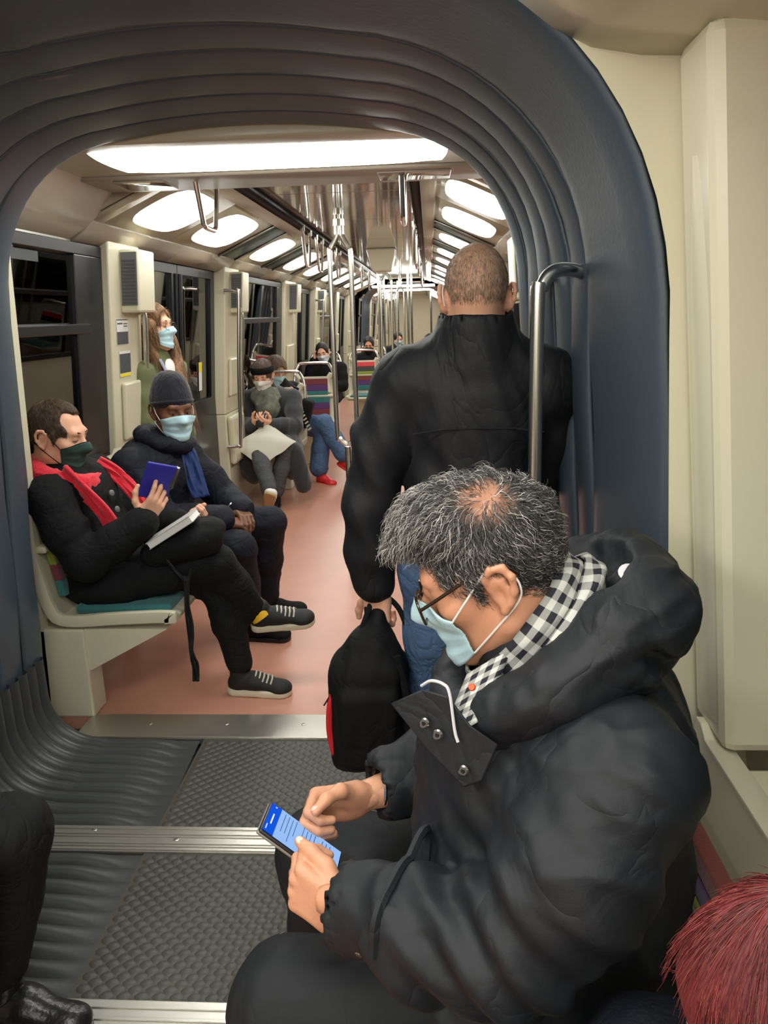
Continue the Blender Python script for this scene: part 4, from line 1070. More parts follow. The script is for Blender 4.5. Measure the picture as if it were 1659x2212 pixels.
M_snap = mat('metal_snap', (180, 178, 172), 0.25, 1.0)
M_orange = mat('orange_thread', (240, 90, 40), 0.5)
M_pipe = mat('reflective_piping', (190, 190, 192), 0.5)
M_screen = emat('phone_screen', (150, 190, 245), 0.95); M_screenb = emat('phone_header', (20, 90, 235), 0.85); M_ink = mat('screen_ink', (70, 90, 150), 0.6)
M_tort = mat('tortoise_frame', (40, 28, 20), 0.2, var=(90, 0.9))

def bez(*p): return [tuple(x) for x in spline(p, 6)]
p1 = empty('person', (0.27, 1.06, 0.425), 'grey-haired man in a charcoal parka looking down at his phone', 'person')
J1 = dict(front=A3(-1, 0, 0), pelvis=A3(.25, 1.06, .52), chest=A3(.24, 1.06, .84), neck=A3(.17, 1.05, 1.03), shL=A3(.255, .835, .955), shR=A3(.215, 1.27, .955), elL=A3(.075, .815, .735), wrL=A3(-.15, .905, .715), elR=A3(.10, 1.31, .71), wrR=A3(-.12, 1.157, .712),
          hipL=A3(.22, .955, .50), hipR=A3(.22, 1.16, .50), kneeL=A3(-.235, .955, .475), kneeR=A3(-.23, 1.30, .475), ankL=A3(-.23, .95, .10), ankR=A3(-.20, 1.31, .10))
HM1 = Matrix.Translation((.088, 1.05, 1.155)) @ rotm(86, 21, 0)
H1 = head_sdf(); hv, hq = H1.mesh(0.0042); hv = relax(hv, hq, 1, .4)
lh = hand_mesh((-.132, .908, .684), (-.84, .40, .26), (.12, .92, -.10), True, curl=((62, 60, 40), (60, 66, 40), (58, 66, 40), (60, 62, 40)), thumb=((.42, .85, -.22), (.12, .97, -.15), (-.02, .98, -.22)), scale=.95); tipL = hand_mesh.tip
rh = hand_mesh((-.125, 1.155, .708), (-.84, -.30, .04), (-.12, -.90, -.22), False, curl=((62, 70, 45), (62, 72, 45), (64, 72, 45), (66, 66, 40)), thumb=((.62, .66, -.30), (.15, .90, -.50), (-.25, .80, -.62)), scale=.95); tipR = hand_mesh.tip
body('body', p1, M_skint, [(xf(HM1, hv), hq), lh, rh, core_body(J1)])
for tc_, td_, tn_ in (tipL, tipR):
    Rn = np.stack([np.cross(td_, tn_), td_, tn_], 1); nv_, nq_ = SDF(0).ell(tc_, (.0058, .0076, .0016), Rn).mesh(.0011); mk('thumbnail', nv_, nq_, mat('nail', (236, 190, 172), .25), p1)
# trousers
M_ptr = mat('dark_grey_trousers', (24, 27, 30), 0.68, bump=(320, 0.08), wr=(5, .2), spec=.3)
garment(trousers_sdf(J1, (.105, .088, .07), .15), 0.011, M_ptr, 'trousers', p1, (0.007, 14, (-1, 0, 0.3), 0.5), 3)
for s, t in (('L', (-1, -.2, 0)), ('R', (-1, .3, 0))):
    shoe(J1['ank'+s], t, M_blk, p1, M_black, laces=False)
# parka: one shaped, padded surface
S = SDF(0.05)
S.ell((.20, 1.06, .52), (.215, .23, .17), k=0); S.ell((.175, 1.06, .70), (.215, .23, .20), k=.06); S.ell((.18, 1.06, .87), (.20, .225, .15), k=.06)
S.cap((.225, .875, .945), (.20, 1.24, .945), .082, .082, k=.07); S.cap((.22, 1.06, .93), (.16, 1.05, 1.03), .14, .09, k=.06)
S.chain([(.235, .85, .945), (.165, .80, .85), (.085, .80, .745)], [.086, .082, .078], k=.045)
S.chain([(.09, .80, .745), (-.02, .845, .725), (-.118, .893, .715)], [.080, .068, .057], k=.03)
S.chain([(.20, 1.26, .945), (.17, 1.31, .83), (.10, 1.31, .72)], [.095, .09, .08], k=.05)
S.chain([(.10, 1.31, .72), (.0, 1.24, .715), (-.078, 1.185, .715)], [.08, .068, .056], k=.03)
S.ell((.10, 1.05, .52), (.20, .23, .10), k=.06)
# sleeves end in open cuffs
S.cap((-.10, .886, .714), (-.20, .925, .716), .046, .052, k=.006, op='s'); S.cap((-.066, 1.192, .715), (-.18, 1.135, .716), .042, .048, k=.006, op='s')
V, Q = S.mesh(0.0075); V = folds(V, Q, 0.011, 9, (-.5, .2, .6), .30, 4, 2.2); V = folds(V, Q, 0.006, 20, (.75, .1, -.4), .25, 9, 2.6)
el = np.exp(-(((V-A3(.07, .80, .76))/.13)**2).sum(1)); V = V+vnormals(V, Q)*(el*.011*np.sin(V@unit((.7, .1, .6))*115+4*vnoise(V*9, 3)))[:, None]; V = relax(V, Q, 1, .4)
jk = mk('parka', V, Q, M_parka, p1)
# hood lying on the back and collar rolled round the neck
S = SDF(0.03)
hc = A3(.145, 1.05, 1.03); e1 = unit((.60, 0, .45)); e2 = A3(0, 1, 0)
ring = [hc+e1*.145*math.cos(a)+e2*.142*math.sin(a)+A3(0, 0, -.012*math.cos(a)) for a in np.linspace(0, 2*math.pi, 19)]
S.chain(ring, [.042+.010*math.cos(a) for a in np.linspace(0, 2*math.pi, 19)], k=.02)
S.ell((.275, 1.05, 1.085), (.072, .150, .070), k=.05); S.ell((.285, 1.05, 1.150), (.055, .125, .050), k=.04); S.cap((.235, .94, 1.12), (.305, .98, 1.12), .038, .045, k=.04); S.cap((.235, 1.16, 1.12), (.305, 1.12, 1.12), .038, .045, k=.04)
S.ell((.225, 1.05, 1.180), (.050, .085, .060), k=.012, op='s'); S.cap((.27, .90, 1.095), (.34, .97, 1.03), .012, .018, k=.02, op='s')
V, Q = S.mesh(0.0065); V = folds(V, Q, 0.010, 13, (.7, .4, .3), .3, 21, 2.8); V = folds(V, Q, 0.004, 34, (.7, .4, .3), .25, 23, 2.8); V = relax(V, Q, 1, .5); hd = mk('hood', V, Q, M_parka, p1)
# storm flap with snaps on the chest, turned open
def plate(name, pts, th, m, parent, nrm, sub=6):
    P = [np.array(p, float) for p in pts]; n = unit(nrm); c = sum(P)/len(P); mb = MB(); k = len(P)
    top = P; bot = [p-n*th for p in P]
    mb.add([tuple(p) for p in top+bot]+[tuple(c+n*.004), tuple(c-n*th)], [(i, (i+1) % k, 2*k) for i in range(k)]+[(k+(i+1) % k, k+i, 2*k+1) for i in range(k)]+[(i, k+i, k+(i+1) % k, (i+1) % k) for i in range(k)])
    return mb.build(name, m, parent, True, 40, bevel=0.002)
fl = plate('storm_flap', [(-.060, .945, 1.003), (-.016, .925, 1.035), (.018, .905, 1.035), (.045, .885, 1.005), (.080, .872, .985), (.060, .868, .935), (.037, .873, .922), (-.012, .905, .960)], .005, M_parka, p1, (-.35, -.85, .3))
for c in ((-.0128, .905, .997), (.0045, .893, .987), (.037, .872, .948)):
    sn = MB().disc(c, (-.35, -.9, .3), .0072, .004, 14).build('snap', M_snap, fl); MB().disc(np.array(c)+np.array((-.35, -.9, .3))*.003, (-.35, -.9, .3), .003, .002, 10).build('snap_centre', M_black, sn)
MB().tube(bez((-.017, .935, 1.035), (-.004, .928, 1.046), (.012, .915, 1.048), (.020, .905, 1.04), (.026, .885, .998), (.030, .878, .985)), .0022, 6).build('piping', M_pipe, p1)
def ring_on(V, a, axis, angs, tol=.014, off=.002):
    a = A3(*a); ax = unit(axis); u = unit(np.cross(ax, (0, 0, 1) if abs(ax[2]) < .8 else (0, 1, 0))); v = np.cross(u, ax); d = V-a; t = d@ax; m = (np.abs(t) < tol) & (np.linalg.norm(d, axis=1) < .16); d = d[m]; x, y = d@u, d@v; th = np.arctan2(y, x); rr = np.hypot(x, y); out = []
    for q in angs:
        dd = np.abs((th-q+np.pi) % (2*np.pi)-np.pi); w_ = np.exp(-(dd/.16)**2)+1e-9; r_ = (rr*w_).sum()/w_.sum()+off; out.append(a+u*r_*math.cos(q)+v*r_*math.sin(q))
    return out
FA = (-.84, .37, -.03); pv = np.asarray(V)
PV = np.array([v.co for v in jk.data.vertices])+np.array(p1.location)
cs = ring_on(PV, (-.050, .860, .722), FA, np.linspace(0.1, 3.0, 16), off=.003)
ribbon_ = MB().tube([tuple(q) for q in spline(cs, 2)], .007, 6).build('cuff_strap', M_parka, p1)
hm = ring_on(PV, (-.108, .888, .716), FA, np.linspace(0, 2*math.pi, 25)[:-1], off=-.002); MB().tube([tuple(q) for q in hm], .005, 6, closed=True).build('cuff_hem', M_parka, p1)
sn = ring_on(PV, (-.085, .878, .718), FA, [3.55], off=.001)[0]; MB().disc(sn, unit(sn-A3(-.085, .878, .718)), .0065, .004, 14).build('cuff_snap', M_snap, p1)
MB().disc((.050, .912, 1.045), (-.3, -.9, .5), .005, .004, 10).build('drawcord_end', M_orange, hd)
MB().disc((.262, .985, 1.176), (-.1, -.6, .8), .014, .002, 16).build('round_label', M_pipe, hd)
MB().tube([tuple(A3(-.098, 1.178, .716)+.033*(math.cos(a)*A3(0.1, .1, .98)+math.sin(a)*A3(-.4, .9, 0.0))) for a in np.linspace(0, 2*math.pi, 16)[:-1]], .004, 6, closed=True).build('bracelet', M_snap, p1)
# gingham scarf, two folds round the neck
for k, (ra, rb, dw, sh) in enumerate(((.108, .090, .05, -.004), (.122, .104, .042, -.034))):
    c0 = A3(.128, 1.05, 1.085); e1 = unit((.62, 0, .80)); ax = unit((-.80, 0, .62)); G = []
    for i in range(64):
        a = 2*math.pi*i/64; row = []
        for j in range(9):
            v = -1+2*j/8; bulge = .012*(1-v*v); w_ = .003*math.sin(a*7+j)
            rr = 1+(bulge+w_)/.1
            row.append(c0+ax*(sh+dw*.5*v)+e1*ra*math.cos(a)*rr+A3(0, 1, 0)*rb*math.sin(a)*rr)
        G.append(row)
    uvgrid_obj('scarf_fold', G, M_ging, p1, True, 23, 3.0 if k == 0 else 2.6, .004)
G = []
for i in range(12):      # loose end tucked into the collar
    t = i/11; row = []
    for j in range(7):
        v = -1+2*j/6; row.append(A3(.075, .965, 1.055)*(1-t)+A3(.035, .905, .985)*t+A3(.030, .0, .018)*v+A3(0, -.008, .006)*(1-v*v))
    G.append(row)
uvgrid_obj('scarf_end', G, M_ging, p1, False, 6, 3, .004)
# mask and glasses
head_mask(HM1, H1, M_mask, p1, tm=45)
def glasses(M, parent, m, r=(0.026, 0.019), fy=0.112, lens=True, th=0.0016, z=0.004):
    g = None
    for s in (-1, 1):
        c = A3(s*0.033, fy, z); P = []
        for a in np.linspace(0, 2*math.pi, 28)[:-1]:
            ca, sa = math.cos(a), math.sin(a); q = (abs(ca)**3.2+abs(sa)**3.2)**(-1/3.2); P.append(c+A3(ca*q*r[0], -0.010*abs(s*ca*q*r[0]+s*0.0)*0.6/0.026*0.5, sa*q*r[1]))
        o = MB().tube([tuple(xf(M, np.array([p]))[0]) for p in P], th, 8, closed=True).build('glasses_rim', m, parent)
        if lens:
            mb = MB(); n = len(P); mb.add([tuple(xf(M, np.array([p]))[0]) for p in P], [tuple(range(n))]); mb.build('lens', M_glassl, o, False)
        T = [c+A3(s*r[0], -0.004, 0.006), A3(s*0.072, 0.080, 0.012), A3(s*0.084, 0.01, 0.034), A3(s*0.084, -0.02, 0.036), A3(s*0.082, -0.040, 0.015)]
        MB().tube([tuple(xf(M, np.array([p]))[0]) for p in spline(T, 6)], th*1.25, 8).build('temple_arm', m, parent)
    B = [A3(-0.008, fy, z+0.004), A3(0, fy+0.003, z+0.008), A3(0.008, fy, z+0.004)]
    MB().tube([tuple(xf(M, np.array([p]))[0]) for p in spline(B, 4)], th, 8).build('glasses_bridge', m, parent)
M_glassl = glassmat('lens_glass', (0.93, 0.94, 0.95), 1.45, 0.02)
glasses(HM1, p1, M_tort, r=(.028, .021), th=.0021, z=-.004)
# curly hair: dark underlayer and strands
C = SDF(0.03)
C.ell((0, -0.010, 0.042), (0.082, 0.103, 0.100), k=0); C.ell((0, 0.045, 0.105), (0.062, 0.062, 0.042), k=.03); C.ell((0, .085, .088), (.05, .03, .024), k=.02)
C.ell((0, 0.125, -0.005), (0.095, 0.088, 0.080), k=.008, op='s'); C.ell((0, 0.05, -0.09), (0.12, 0.10, 0.075), k=.01, op='s')
for s in (-1, 1):
    C.ell((s*.09, -.012, -.004), (.03, .036, .040), k=.006, op='s'); C.cap((s*.080, .020, .032), (s*.078, .020, -.008), .006, .004, k=.01)
C.plane((0, -.05, -.075), (0, .25, -1), .006)
cv, cq = C.mesh(0.005)
Nn = vnormals(cv, cq); crown = A3(-0.042, -0.030, .118); cv2 = cv+Nn*(0.010*(vnoise(cv*55, 2)-.45)+.006*(vnoise(cv*110, 4)-.5)-.006*np.exp(-(((cv-crown)/A3(.034, .036, .06))**2).sum(1)))[:, None]
def thin(P): return np.exp(-(((P-crown)/A3(.034, .036, .06))**2).sum(1))
M_hbase = mat('hair_underlayer', (46, 42, 40), 0.8, bump=(60, .6), attr='Col')
th_ = np.clip((thin(cv2)*1.25+.35*(vnoise(cv2*120, 6)-.5))*1.2-.28, 0, .85)[:, None]; cb_ = np.array([lin((44, 41, 39))])*(1-th_)+np.array([lin((172, 122, 96))])*th_
hair = mk('hair', xf(HM1, cv2), cq, M_hbase, p1, cols=np.concatenate([cb_, np.ones((len(cv2), 1))], 1))
P, N = sample_surface(cv2, cq, 15500, 3); r = np.random.default_rng(9)
k = (thin(P) < r.random(len(P))*1.5+.10); P, N = P[k], N[k]
D = (P-crown); D = D-N*(D*N).sum(1)[:, None]; D += A3(0, .35, 0)*0.03*(P[:, 2:3] > .05); D /= np.maximum(np.linalg.norm(D, axis=1, keepdims=True), 1e-9)
flow = np.stack([vnoise(P*26, 11)-.5, vnoise(P*26, 12)-.5, vnoise(P*26, 13)-.5], 1); D = D+1.7*flow; D = D-N*(D*N).sum(1)[:, None]; D /= np.maximum(np.linalg.norm(D, axis=1, keepdims=True), 1e-9)
top = np.clip((P[:, 2]-.02)/.09, 0, 1); fr = np.clip((P[:, 1]+.02)/.10, 0, 1)
g = r.random(len(P)); lt = .15+.24*top*fr; tone = np.where(g < lt, .40+.35*r.random(len(P)), np.where(g < lt+.25, .12+.10*r.random(len(P)), .03+.04*r.random(len(P))))
cols = np.stack([tone*1.0, tone*.955, tone*.89, np.ones_like(tone)], 1)
lenv = (.010+.027*top)[:, None]
sv, sq_, sc = strands(P, N, D, lenv, .00042, cols, curl=.0044, lift=.19, droop=.25, seg=8, seed=4, ncyc=1.1)
mk('hair_strands', xf(HM1, sv), sq_, M_hattr, hair, cols=sc)
# phone
ph = empty('phone', (-.213, 1.04, .70), 'phone with a bright blue screen held in both hands', 'phone')
Lp = unit((.78, -.05, -.62)); Sp = unit(A3(-.05, -.99, .02)-Lp*np.dot((-.05, -.99, .02), Lp)); Np = np.cross(Sp, Lp); Np = Np if Np[2] > 0 else -Np
PC = A3(-.268, 1.08, .752)+Lp*.073+Sp*.0355
def pp(u, v, n): return tuple(PC+Lp*u+Sp*v+Np*n)
RP = Matrix([[Lp[i], Sp[i], np.cross(Lp, Sp)[i]] for i in range(3)])
MB().rbox(PC-Np*.005, (.0735, .0365, .0045), .0045, RP, 4).build('phone_body', M_black, ph)
MB().rbox(PC-Np*.0085, (.0745, .0372, .0032), .003, RP, 3).build('phone_case', mat('grey_case', (120, 118, 114), .4), ph)
def quad(u0, u1, v0, v1, n, m, nm, par): return MB().add([pp(u0, v0, n), pp(u1, v0, n), pp(u1, v1, n), pp(u0, v1, n)], [(0, 1, 2, 3)]).build(nm, m, par, False)
scn = quad(-.0505, .070, -.0335, .0335, .0002, M_screen, 'screen', ph); quad(-.070, -.0505, -.0335, .0335, .0002, M_screenb, 'screen_header', ph)
rr = random.Random(3)
for i in range(13):
    u = -.042+.0075*i; a = -.030; n = 2 if i % 4 == 0 else 1
    if i in (4, 9): continue
    quad(u, u+.0013, a+rr.random()*.004, .028-rr.random()*.026, .0005, M_ink, 'text_line', scn)
quad(-.062, -.0595, -.012, .012, .0005, M_white, 'header_text', scn); quad(-.0665, -.065, .016, .028, .0005, M_white, 'header_text', scn); quad(-.062, -.0595, -.030, -.027, .0005, M_white, 'header_icon', scn)
# ---------------------------------------------------------------- shared helpers for the other passengers
def finger_hand(w_, d, p, left, c=((35, 45, 30),), **k):
    return hand_mesh(w_, d, p, left, curl=c, vox=k.pop('vox', .0038), **k)
def put_head(M, scale=1.0, vox=.005, neck=True):
    H = head_sdf(neck); V, Q = H.mesh(vox); V = relax(V, Q, 1, .4)*scale
    return H, (xf(M, V), Q)
def short_hair(M, parent, base, tones, n, length, width=.0005, name='hair', thick=.009, line=0.085, keep=None, seed=1, lift=.25, nape=-.06, droop=.1, curl=.0005, dirw=None, vox=.005, rec=False):
    C = SDF(.02); C.ell((0, -.008, .038), (.076+thick*.7, .098+thick, .093+thick), k=0)
    C.ell((0, .13, line-.085), (.070, .085, .085), k=.010, op='s'); C.ell((0, .055, -.095), (.13, .10, .085), k=.01, op='s')
    for s in (-1, 1):
        C.ell((s*.09, -.012, -.004), (.03, .034, .038), k=.006, op='s'); C.cap((s*.077, .026, .03), (s*.076, .030, -.01), .006, .004, k=.01)
    if rec:
        for s in (-1, 1): C.ell((s*.048, .085, .085), (.032, .045, .045), k=.012, op='s')
    C.plane((0, -.05, nape), (0, .25, -1), .006)
    V, Q = C.mesh(vox); V = V+vnormals(V, Q)*(.003*(vnoise(V*70, seed)-.5))[:, None]
    o = mk(name, xf(M, V), Q, base, parent)
    if n:
        P, N = sample_surface(V, Q, n, seed)
        if keep is not None:
            k = keep(P, np.random.default_rng(seed+1)); P, N = P[k], N[k]
        D = (P-A3(0, -.05, .13)) if dirw is None else dirw(P)
        D = D-N*(D*N).sum(1)[:, None]; D /= np.maximum(np.linalg.norm(D, axis=1, keepdims=True), 1e-9)
        r = np.random.default_rng(seed+3); t = np.array([lin(c) for c in tones])[r.integers(0, len(tones), len(P))]*(.7+.6*r.random(len(P)))[:, None]
        sv, sq_, sc = strands(P, N, D, length, width, np.concatenate([t, np.ones((len(P), 1))], 1), curl=curl, lift=lift, droop=droop, seg=5, seed=seed+4)
        mk('hair_strands', xf(M, sv), sq_, M_hattr, o, cols=sc)
    return o
def ribbon(pts, wdir, w_, name, m, parent, th=.004, n=6):
    """cloth band along a path; wdir = width direction (or one per point)"""
    S = spline(pts, n); k = len(S); G = []
    W = wdir if isinstance(wdir, list) else [wdir]*len(pts)
    Wd = spline(W, n); ws = w_ if isinstance(w_, list) else [w_]*len(pts); Ws = spline([(x, 0, 0) for x in ws], n)
    for i in range(k):
        d = unit(Wd[i]); t = unit(np.array(S[min(i+1, k-1)])-np.array(S[max(i-1, 0)])); nn = np.cross(t, d)
        G.append([tuple(np.array(S[i])+d*Ws[i][0]*v/2+nn*(.006*math.sin(v*7+i*.35)+.004*math.sin(v*13+i*.2))*min(1, Ws[i][0]/.05)) for v in np.linspace(-1, 1, 9)])
    o = MB().grid(G).build(name, m, parent, True); sl = o.modifiers.new('t', 'SOLIDIFY'); sl.thickness = th; sl.offset = 0
    return o
def brows(M, parent, m=None):
    for s in (-1, 1):
        b = SDF(0.004).chain([(s*0.013, 0.0985, 0.030), (s*0.030, 0.0965, 0.034), (s*0.048, 0.084, 0.030)], [0.0022, 0.003, 0.0018]).mesh(0.002); mk('eyebrow', xf(M, b[0]), b[1], m or M_brow, parent)
        b = SDF(0.002).chain([(s*0.018, 0.0905, 0.005), (s*0.031, 0.0925, 0.002), (s*0.045, 0.086, 0.005)], [0.0014, 0.0017, 0.0012]).mesh(0.0014); mk('eyelash', xf(M, b[0]), b[1], m or M_brow, parent)
def flat_phone(c, L, W, name, label, m_face, size=(.075, .037, .0045), lit=None, m_back=None, nrm=None):
    c = A3(*c); L = unit(L); W = unit(np.array(W)-L*np.dot(W, L)); N = np.cross(L, W); R = Matrix([[L[i], W[i], N[i]] for i in range(3)])
    e = empty(name, tuple(c), label, 'phone')
    MB().rbox(c, size, size[2]*.95, R, 3).build('phone_body', m_back or M_black, e)
    MB().box(c+N*(size[2]+.0004), (size[0]*.93, size[1]*.9, .0004), R).build('screen', lit or M_black, e, False)
    return e

# ---------------------------------------------------------------- standing man seen from behind
p2 = empty('person', (.11, 1.99, 0), 'standing man in a black jacket and jeans seen from behind', 'person')
J2 = dict(front=A3(0, 1, 0), pelvis=A3(.105, 2.0, .88), chest=A3(.115, 1.99, 1.22), neck=A3(.117, 1.98, 1.45), shL=A3(-.075, 1.98, 1.345), shR=A3(.305, 1.98, 1.335), elL=A3(-.165, 1.97, 1.03), wrL=A3(-.158, 2.0, .785), elR=A3(.295, 2.13, 1.08), wrR=A3(.17, 2.30, 1.14),
          hipL=A3(.015, 2.0, .84), hipR=A3(.195, 2.0, .84), kneeL=A3(.0, 2.02, .47), kneeR=A3(.20, 2.02, .47), ankL=A3(-.005, 2.0, .095), ankR=A3(.205, 2.0, .095))
HM2 = Matrix.Translation((.117, 1.985, 1.548)) @ rotm(2, 2, 0)
H2, h2 = put_head(HM2, 1.0, .0045)
h2l = finger_hand((-.158, 2.0, .772), (.03, -.05, -1), (.35, .9, 0), True, ((50, 70, 45),)*4); h2r = finger_hand((.16, 2.31, 1.145), (-.4, .3, .85), (-.5, .6, -.6), False)
body('body', p2, M_skin, [h2, h2l, h2r, core_body(J2)])
garment(trousers_sdf(J2, (.095, .072, .06), .13), .012, M_jean, 'jeans', p2, (.006, 15, (0, .3, 1), .5), 5)
for s in 'LR': shoe(J2['ank'+s], (.1 if s == 'R' else -.1, 1, 0), M_blk, p2, M_black, laces=False)
S = SDF(.05)
S.ell((.108, 2.0, .88), (.185, .145, .17), k=0); S.ell((.11, 1.995, 1.05), (.18, .14, .2), k=.06); S.ell((.115, 1.985, 1.25), (.185, .135, .15), k=.06); S.cap((-.055, 1.985, 1.345), (.285, 1.985, 1.335), .078, .078, k=.06)
S.cap((.117, 1.985, 1.36), (.117, 1.965, 1.44), .12, .08, k=.07); S.cap((.117, 1.975, 1.41), (-.05, 1.98, 1.355), .082, .074, k=.05); S.cap((.117, 1.975, 1.41), (.28, 1.98, 1.345), .082, .074, k=.05)
S.chain([J2['shL']+A3(.01, 0, -.005), (-.13, 1.975, 1.19), J2['elL']], [.078, .074, .068], k=.03); S.chain([J2['elL'], (-.168, 1.985, .90), (-.160, 2.0, .80)], [.068, .064, .057], k=.025)
S.chain([J2['shR'], (.315, 2.05, 1.2), J2['elR']], [.076, .072, .066], k=.03); S.chain([J2['elR'], J2['wrR']], [.066, .052], k=.02)
S.cap((.117, 1.955, 1.40), (.117, 1.955, 1.50), .098, .094, k=.025); S.plane((.1, 2, .735), (0, 0, -1), .01); S.cap((.117, 1.955, 1.50), (.117, 1.957, 1.62), .084, .095, k=.006, op='s'); S.plane((.117, 1.955, 1.522), (0, -.12, 1), .004)
V, Q = S.mesh(.0085); back = np.clip((1.34-V[:, 2])/.15, 0, 1)
N = vnormals(V, Q)
# diagonal pulls across the back, longer towards the waist
d_ = V@unit((.55, 0, -.83)); w1 = np.sin((V[:, 0]*.83+V[:, 2]*.55)*62+3*vnoise(V*5, 3)*3)
V = V+N*(.0065*w1*back*np.clip(vnoise(V*4, 8)*1.6-.3, 0, 1))[:, None]
V = folds(V, Q, .007, 11, (.5, 0, -.8), .3, 31, 2.4); V = relax(V, Q, 1, .5)
j2 = mk('jacket', V, Q, M_blkj, p2); V2 = V
MB().tube([tuple(q) for q in ring_on(V2, (.117, 1.95, 1.435), (0, -.15, 1), np.linspace(0, 2*math.pi, 41)[:-1], .012, .0005)], .0035, 6, closed=True).build('collar_seam', M_blkj, p2)
MB().tube([(-.045, 1.861, 1.232), (.03, 1.853, 1.243), (.117, 1.850, 1.245), (.20, 1.853, 1.243), (.275, 1.861, 1.232)], .0022, 6).build('yoke_seam', M_blkj, p2)
def keep2(P, r): # bald crown
    d = np.exp(-(((P-A3(.012, -.03, .135))/A3(.055, .07, .06))**2).sum(1)); return r.random(len(P)) > d*1.15
HB2 = SDF(.02)
short_hair(HM2, p2, mat('scalp_stubble', (184, 144, 116), .6, var=(60, .2)), [(158, 142, 124), (124, 110, 96), (178, 166, 150), (92, 82, 72)], 12000, .007, .0003, thick=.0015, line=.115, keep=keep2, seed=21, lift=.35, nape=-.085, droop=.3)
MB().tube([tuple(xf(HM2, np.array([p]))[0]) for p in spline([(-.083, -.02, .035), (-.085, -.036, .01), (-.08, -.03, -.015)], 4)], .0018, 6).build('ear_loop', M_white, p2)
# his backpack
bg = empty('backpack', (-.19, 1.95, .28), 'black backpack with red side piping hanging from the standing man\'s hand', 'backpack')
S = SDF(.03); S.box((-.185, 1.965, .43), (.108, .085, .17), rd=.05, k=0); S.box((-.18, 1.89, .41), (.085, .035, .125), rd=.03, k=.015); S.ell((-.175, 1.965, .57), (.09, .08, .10), k=.04); S.cap((-.165, 1.96, .64), (-.150, 1.98, .71), .045, .022, k=.04)
V, Q = S.mesh(.007); V = folds(V, Q, .009, 12, (.2, .1, 1), .3, 41, 2.4); mk('bag_body', relax(V, Q, 1), Q, mat('black_nylon', (13, 13, 15), .72, spec=.25, bump=(300, .1), wr=(8, .2)), bg)
for dx in (-.018, .018): MB().tube(spline([(-.17+dx*2, 1.95, .655), (-.16+dx, 1.985, .725), (-.15+dx, 2.0, .755), (-.14+dx*2.5, 2.0, .72), (-.12+dx*3, 1.98, .65)], 6), .008, 8).build('carry_handle', M_blk, bg)
MB().tube(spline([(-.268, 1.91, .545), (-.288, 1.905, .47), (-.293, 1.91, .38), (-.278, 1.905, .30)], 6), [.006]*2+[.010]*15+[.006]*2, 8).build('red_piping', M_redp, bg)
MB().tube([(-.275, 1.905, .525), (-.295, 1.90, .49), (-.305, 1.898, .475)], .0022, 6).build('zip_pull', M_black, bg)
MB().tube(spline([(-.10, 1.905, .62), (-.075, 1.90, .50), (-.08, 1.91, .36), (-.11, 1.93, .27)], 6), .012, 8).build('shoulder_strap', M_blk, bg)
MB().tube([(-.175, 1.852, .335), (-.173, 1.850, .30)], .004, 8).build('zip_tab', M_snap, bg)

# ---------------------------------------------------------------- man with the red scarf
M_scarf = mat('red_wool', (214, 26, 48), .85, sheen=.3, bump=(160, .4))
M_snk = mat('black_canvas', (19, 21, 22), .7, bump=(200, .15))
p3 = empty('person', (-1.38, 2.92, .425), 'man in a black coat with a red scarf and green mask reading his phone', 'person')
J3 = dict(front=A3(1, 0, 0), pelvis=A3(-1.36, 2.93, .54), chest=A3(-1.44, 2.92, .82), neck=A3(-1.455, 2.90, .975), shR=A3(-1.45, 2.725, .885), shL=A3(-1.43, 3.11, .89), elR=A3(-1.31, 2.67, .645), wrR=A3(-1.095, 2.76, .775), elL=A3(-1.22, 3.16, .64), wrL=A3(-1.03, 2.98, .70),
          hipR=A3(-1.33, 2.84, .53), hipL=A3(-1.33, 3.02, .53), kneeR=A3(-.865, 2.87, .575), kneeL=A3(-.88, 2.93, .465), ankR=A3(-.735, 2.955, .315), ankL=A3(-.80, 2.87, .10))
HM3 = Matrix.Translation((-1.455, 2.88, 1.090)) @ rotm(-94, 9, 0) @ Matrix.Scale(1.06, 4)
H3, h3 = put_head(HM3, 1.0)
h3r = finger_hand((-1.105, 2.765, .782), (.62, .18, .75), (-.55, .75, .15), False, ((18, 20, 12), (24, 28, 15), (30, 32, 15), (34, 36, 18)), spread=(10, 3, -4, -12), thumb=((.75, .5, -.4), (.45, .8, -.4), (.1, .9, -.4)))
h3l = finger_hand((-1.04, 2.985, .70), (.9, -.3, .1), (-.2, -.3, .9), True, ((40, 50, 30),)*4)
body('body', p3, M_skin, [h3, h3r, h3l, core_body(J3)])
garment(trousers_sdf(J3, (.098, .074, .052), .14), .0105, M_trous, 'trousers', p3, (.007, 15, (1, 0, -.4), .45), 6)
S = jacket_sdf(J3, (.082, .074, .062), .80, .185, .19, cuff=.97)
S.ell((-1.30, 2.93, .50), (.20, .24, .085), k=.05); S.cap((-1.25, 2.80, .53), (-1.05, 2.82, .535), .085, .07, k=.04)
garment(S, .011, M_blk, 'coat', p3, (.011, 12, (.6, .1, .6), .35), 7, 1)
shoe(J3['ankL'], (1, -.08, 0), M_snk, p3, sole_h=.03); shoe(J3['ankR']+A3(.02, 0, .03), (.93, .0, .10), M_snk, p3, up=(-.10, -.22, 1), sole_h=.03)
MB().tube([tuple(J3['ankR']+A3(-.02, 0, .05)), tuple(J3['ankR']+A3(.022, -.004, -.012))], .046, 14).build('sock', mat('yellow_sock', (222, 172, 40), .9), p3)
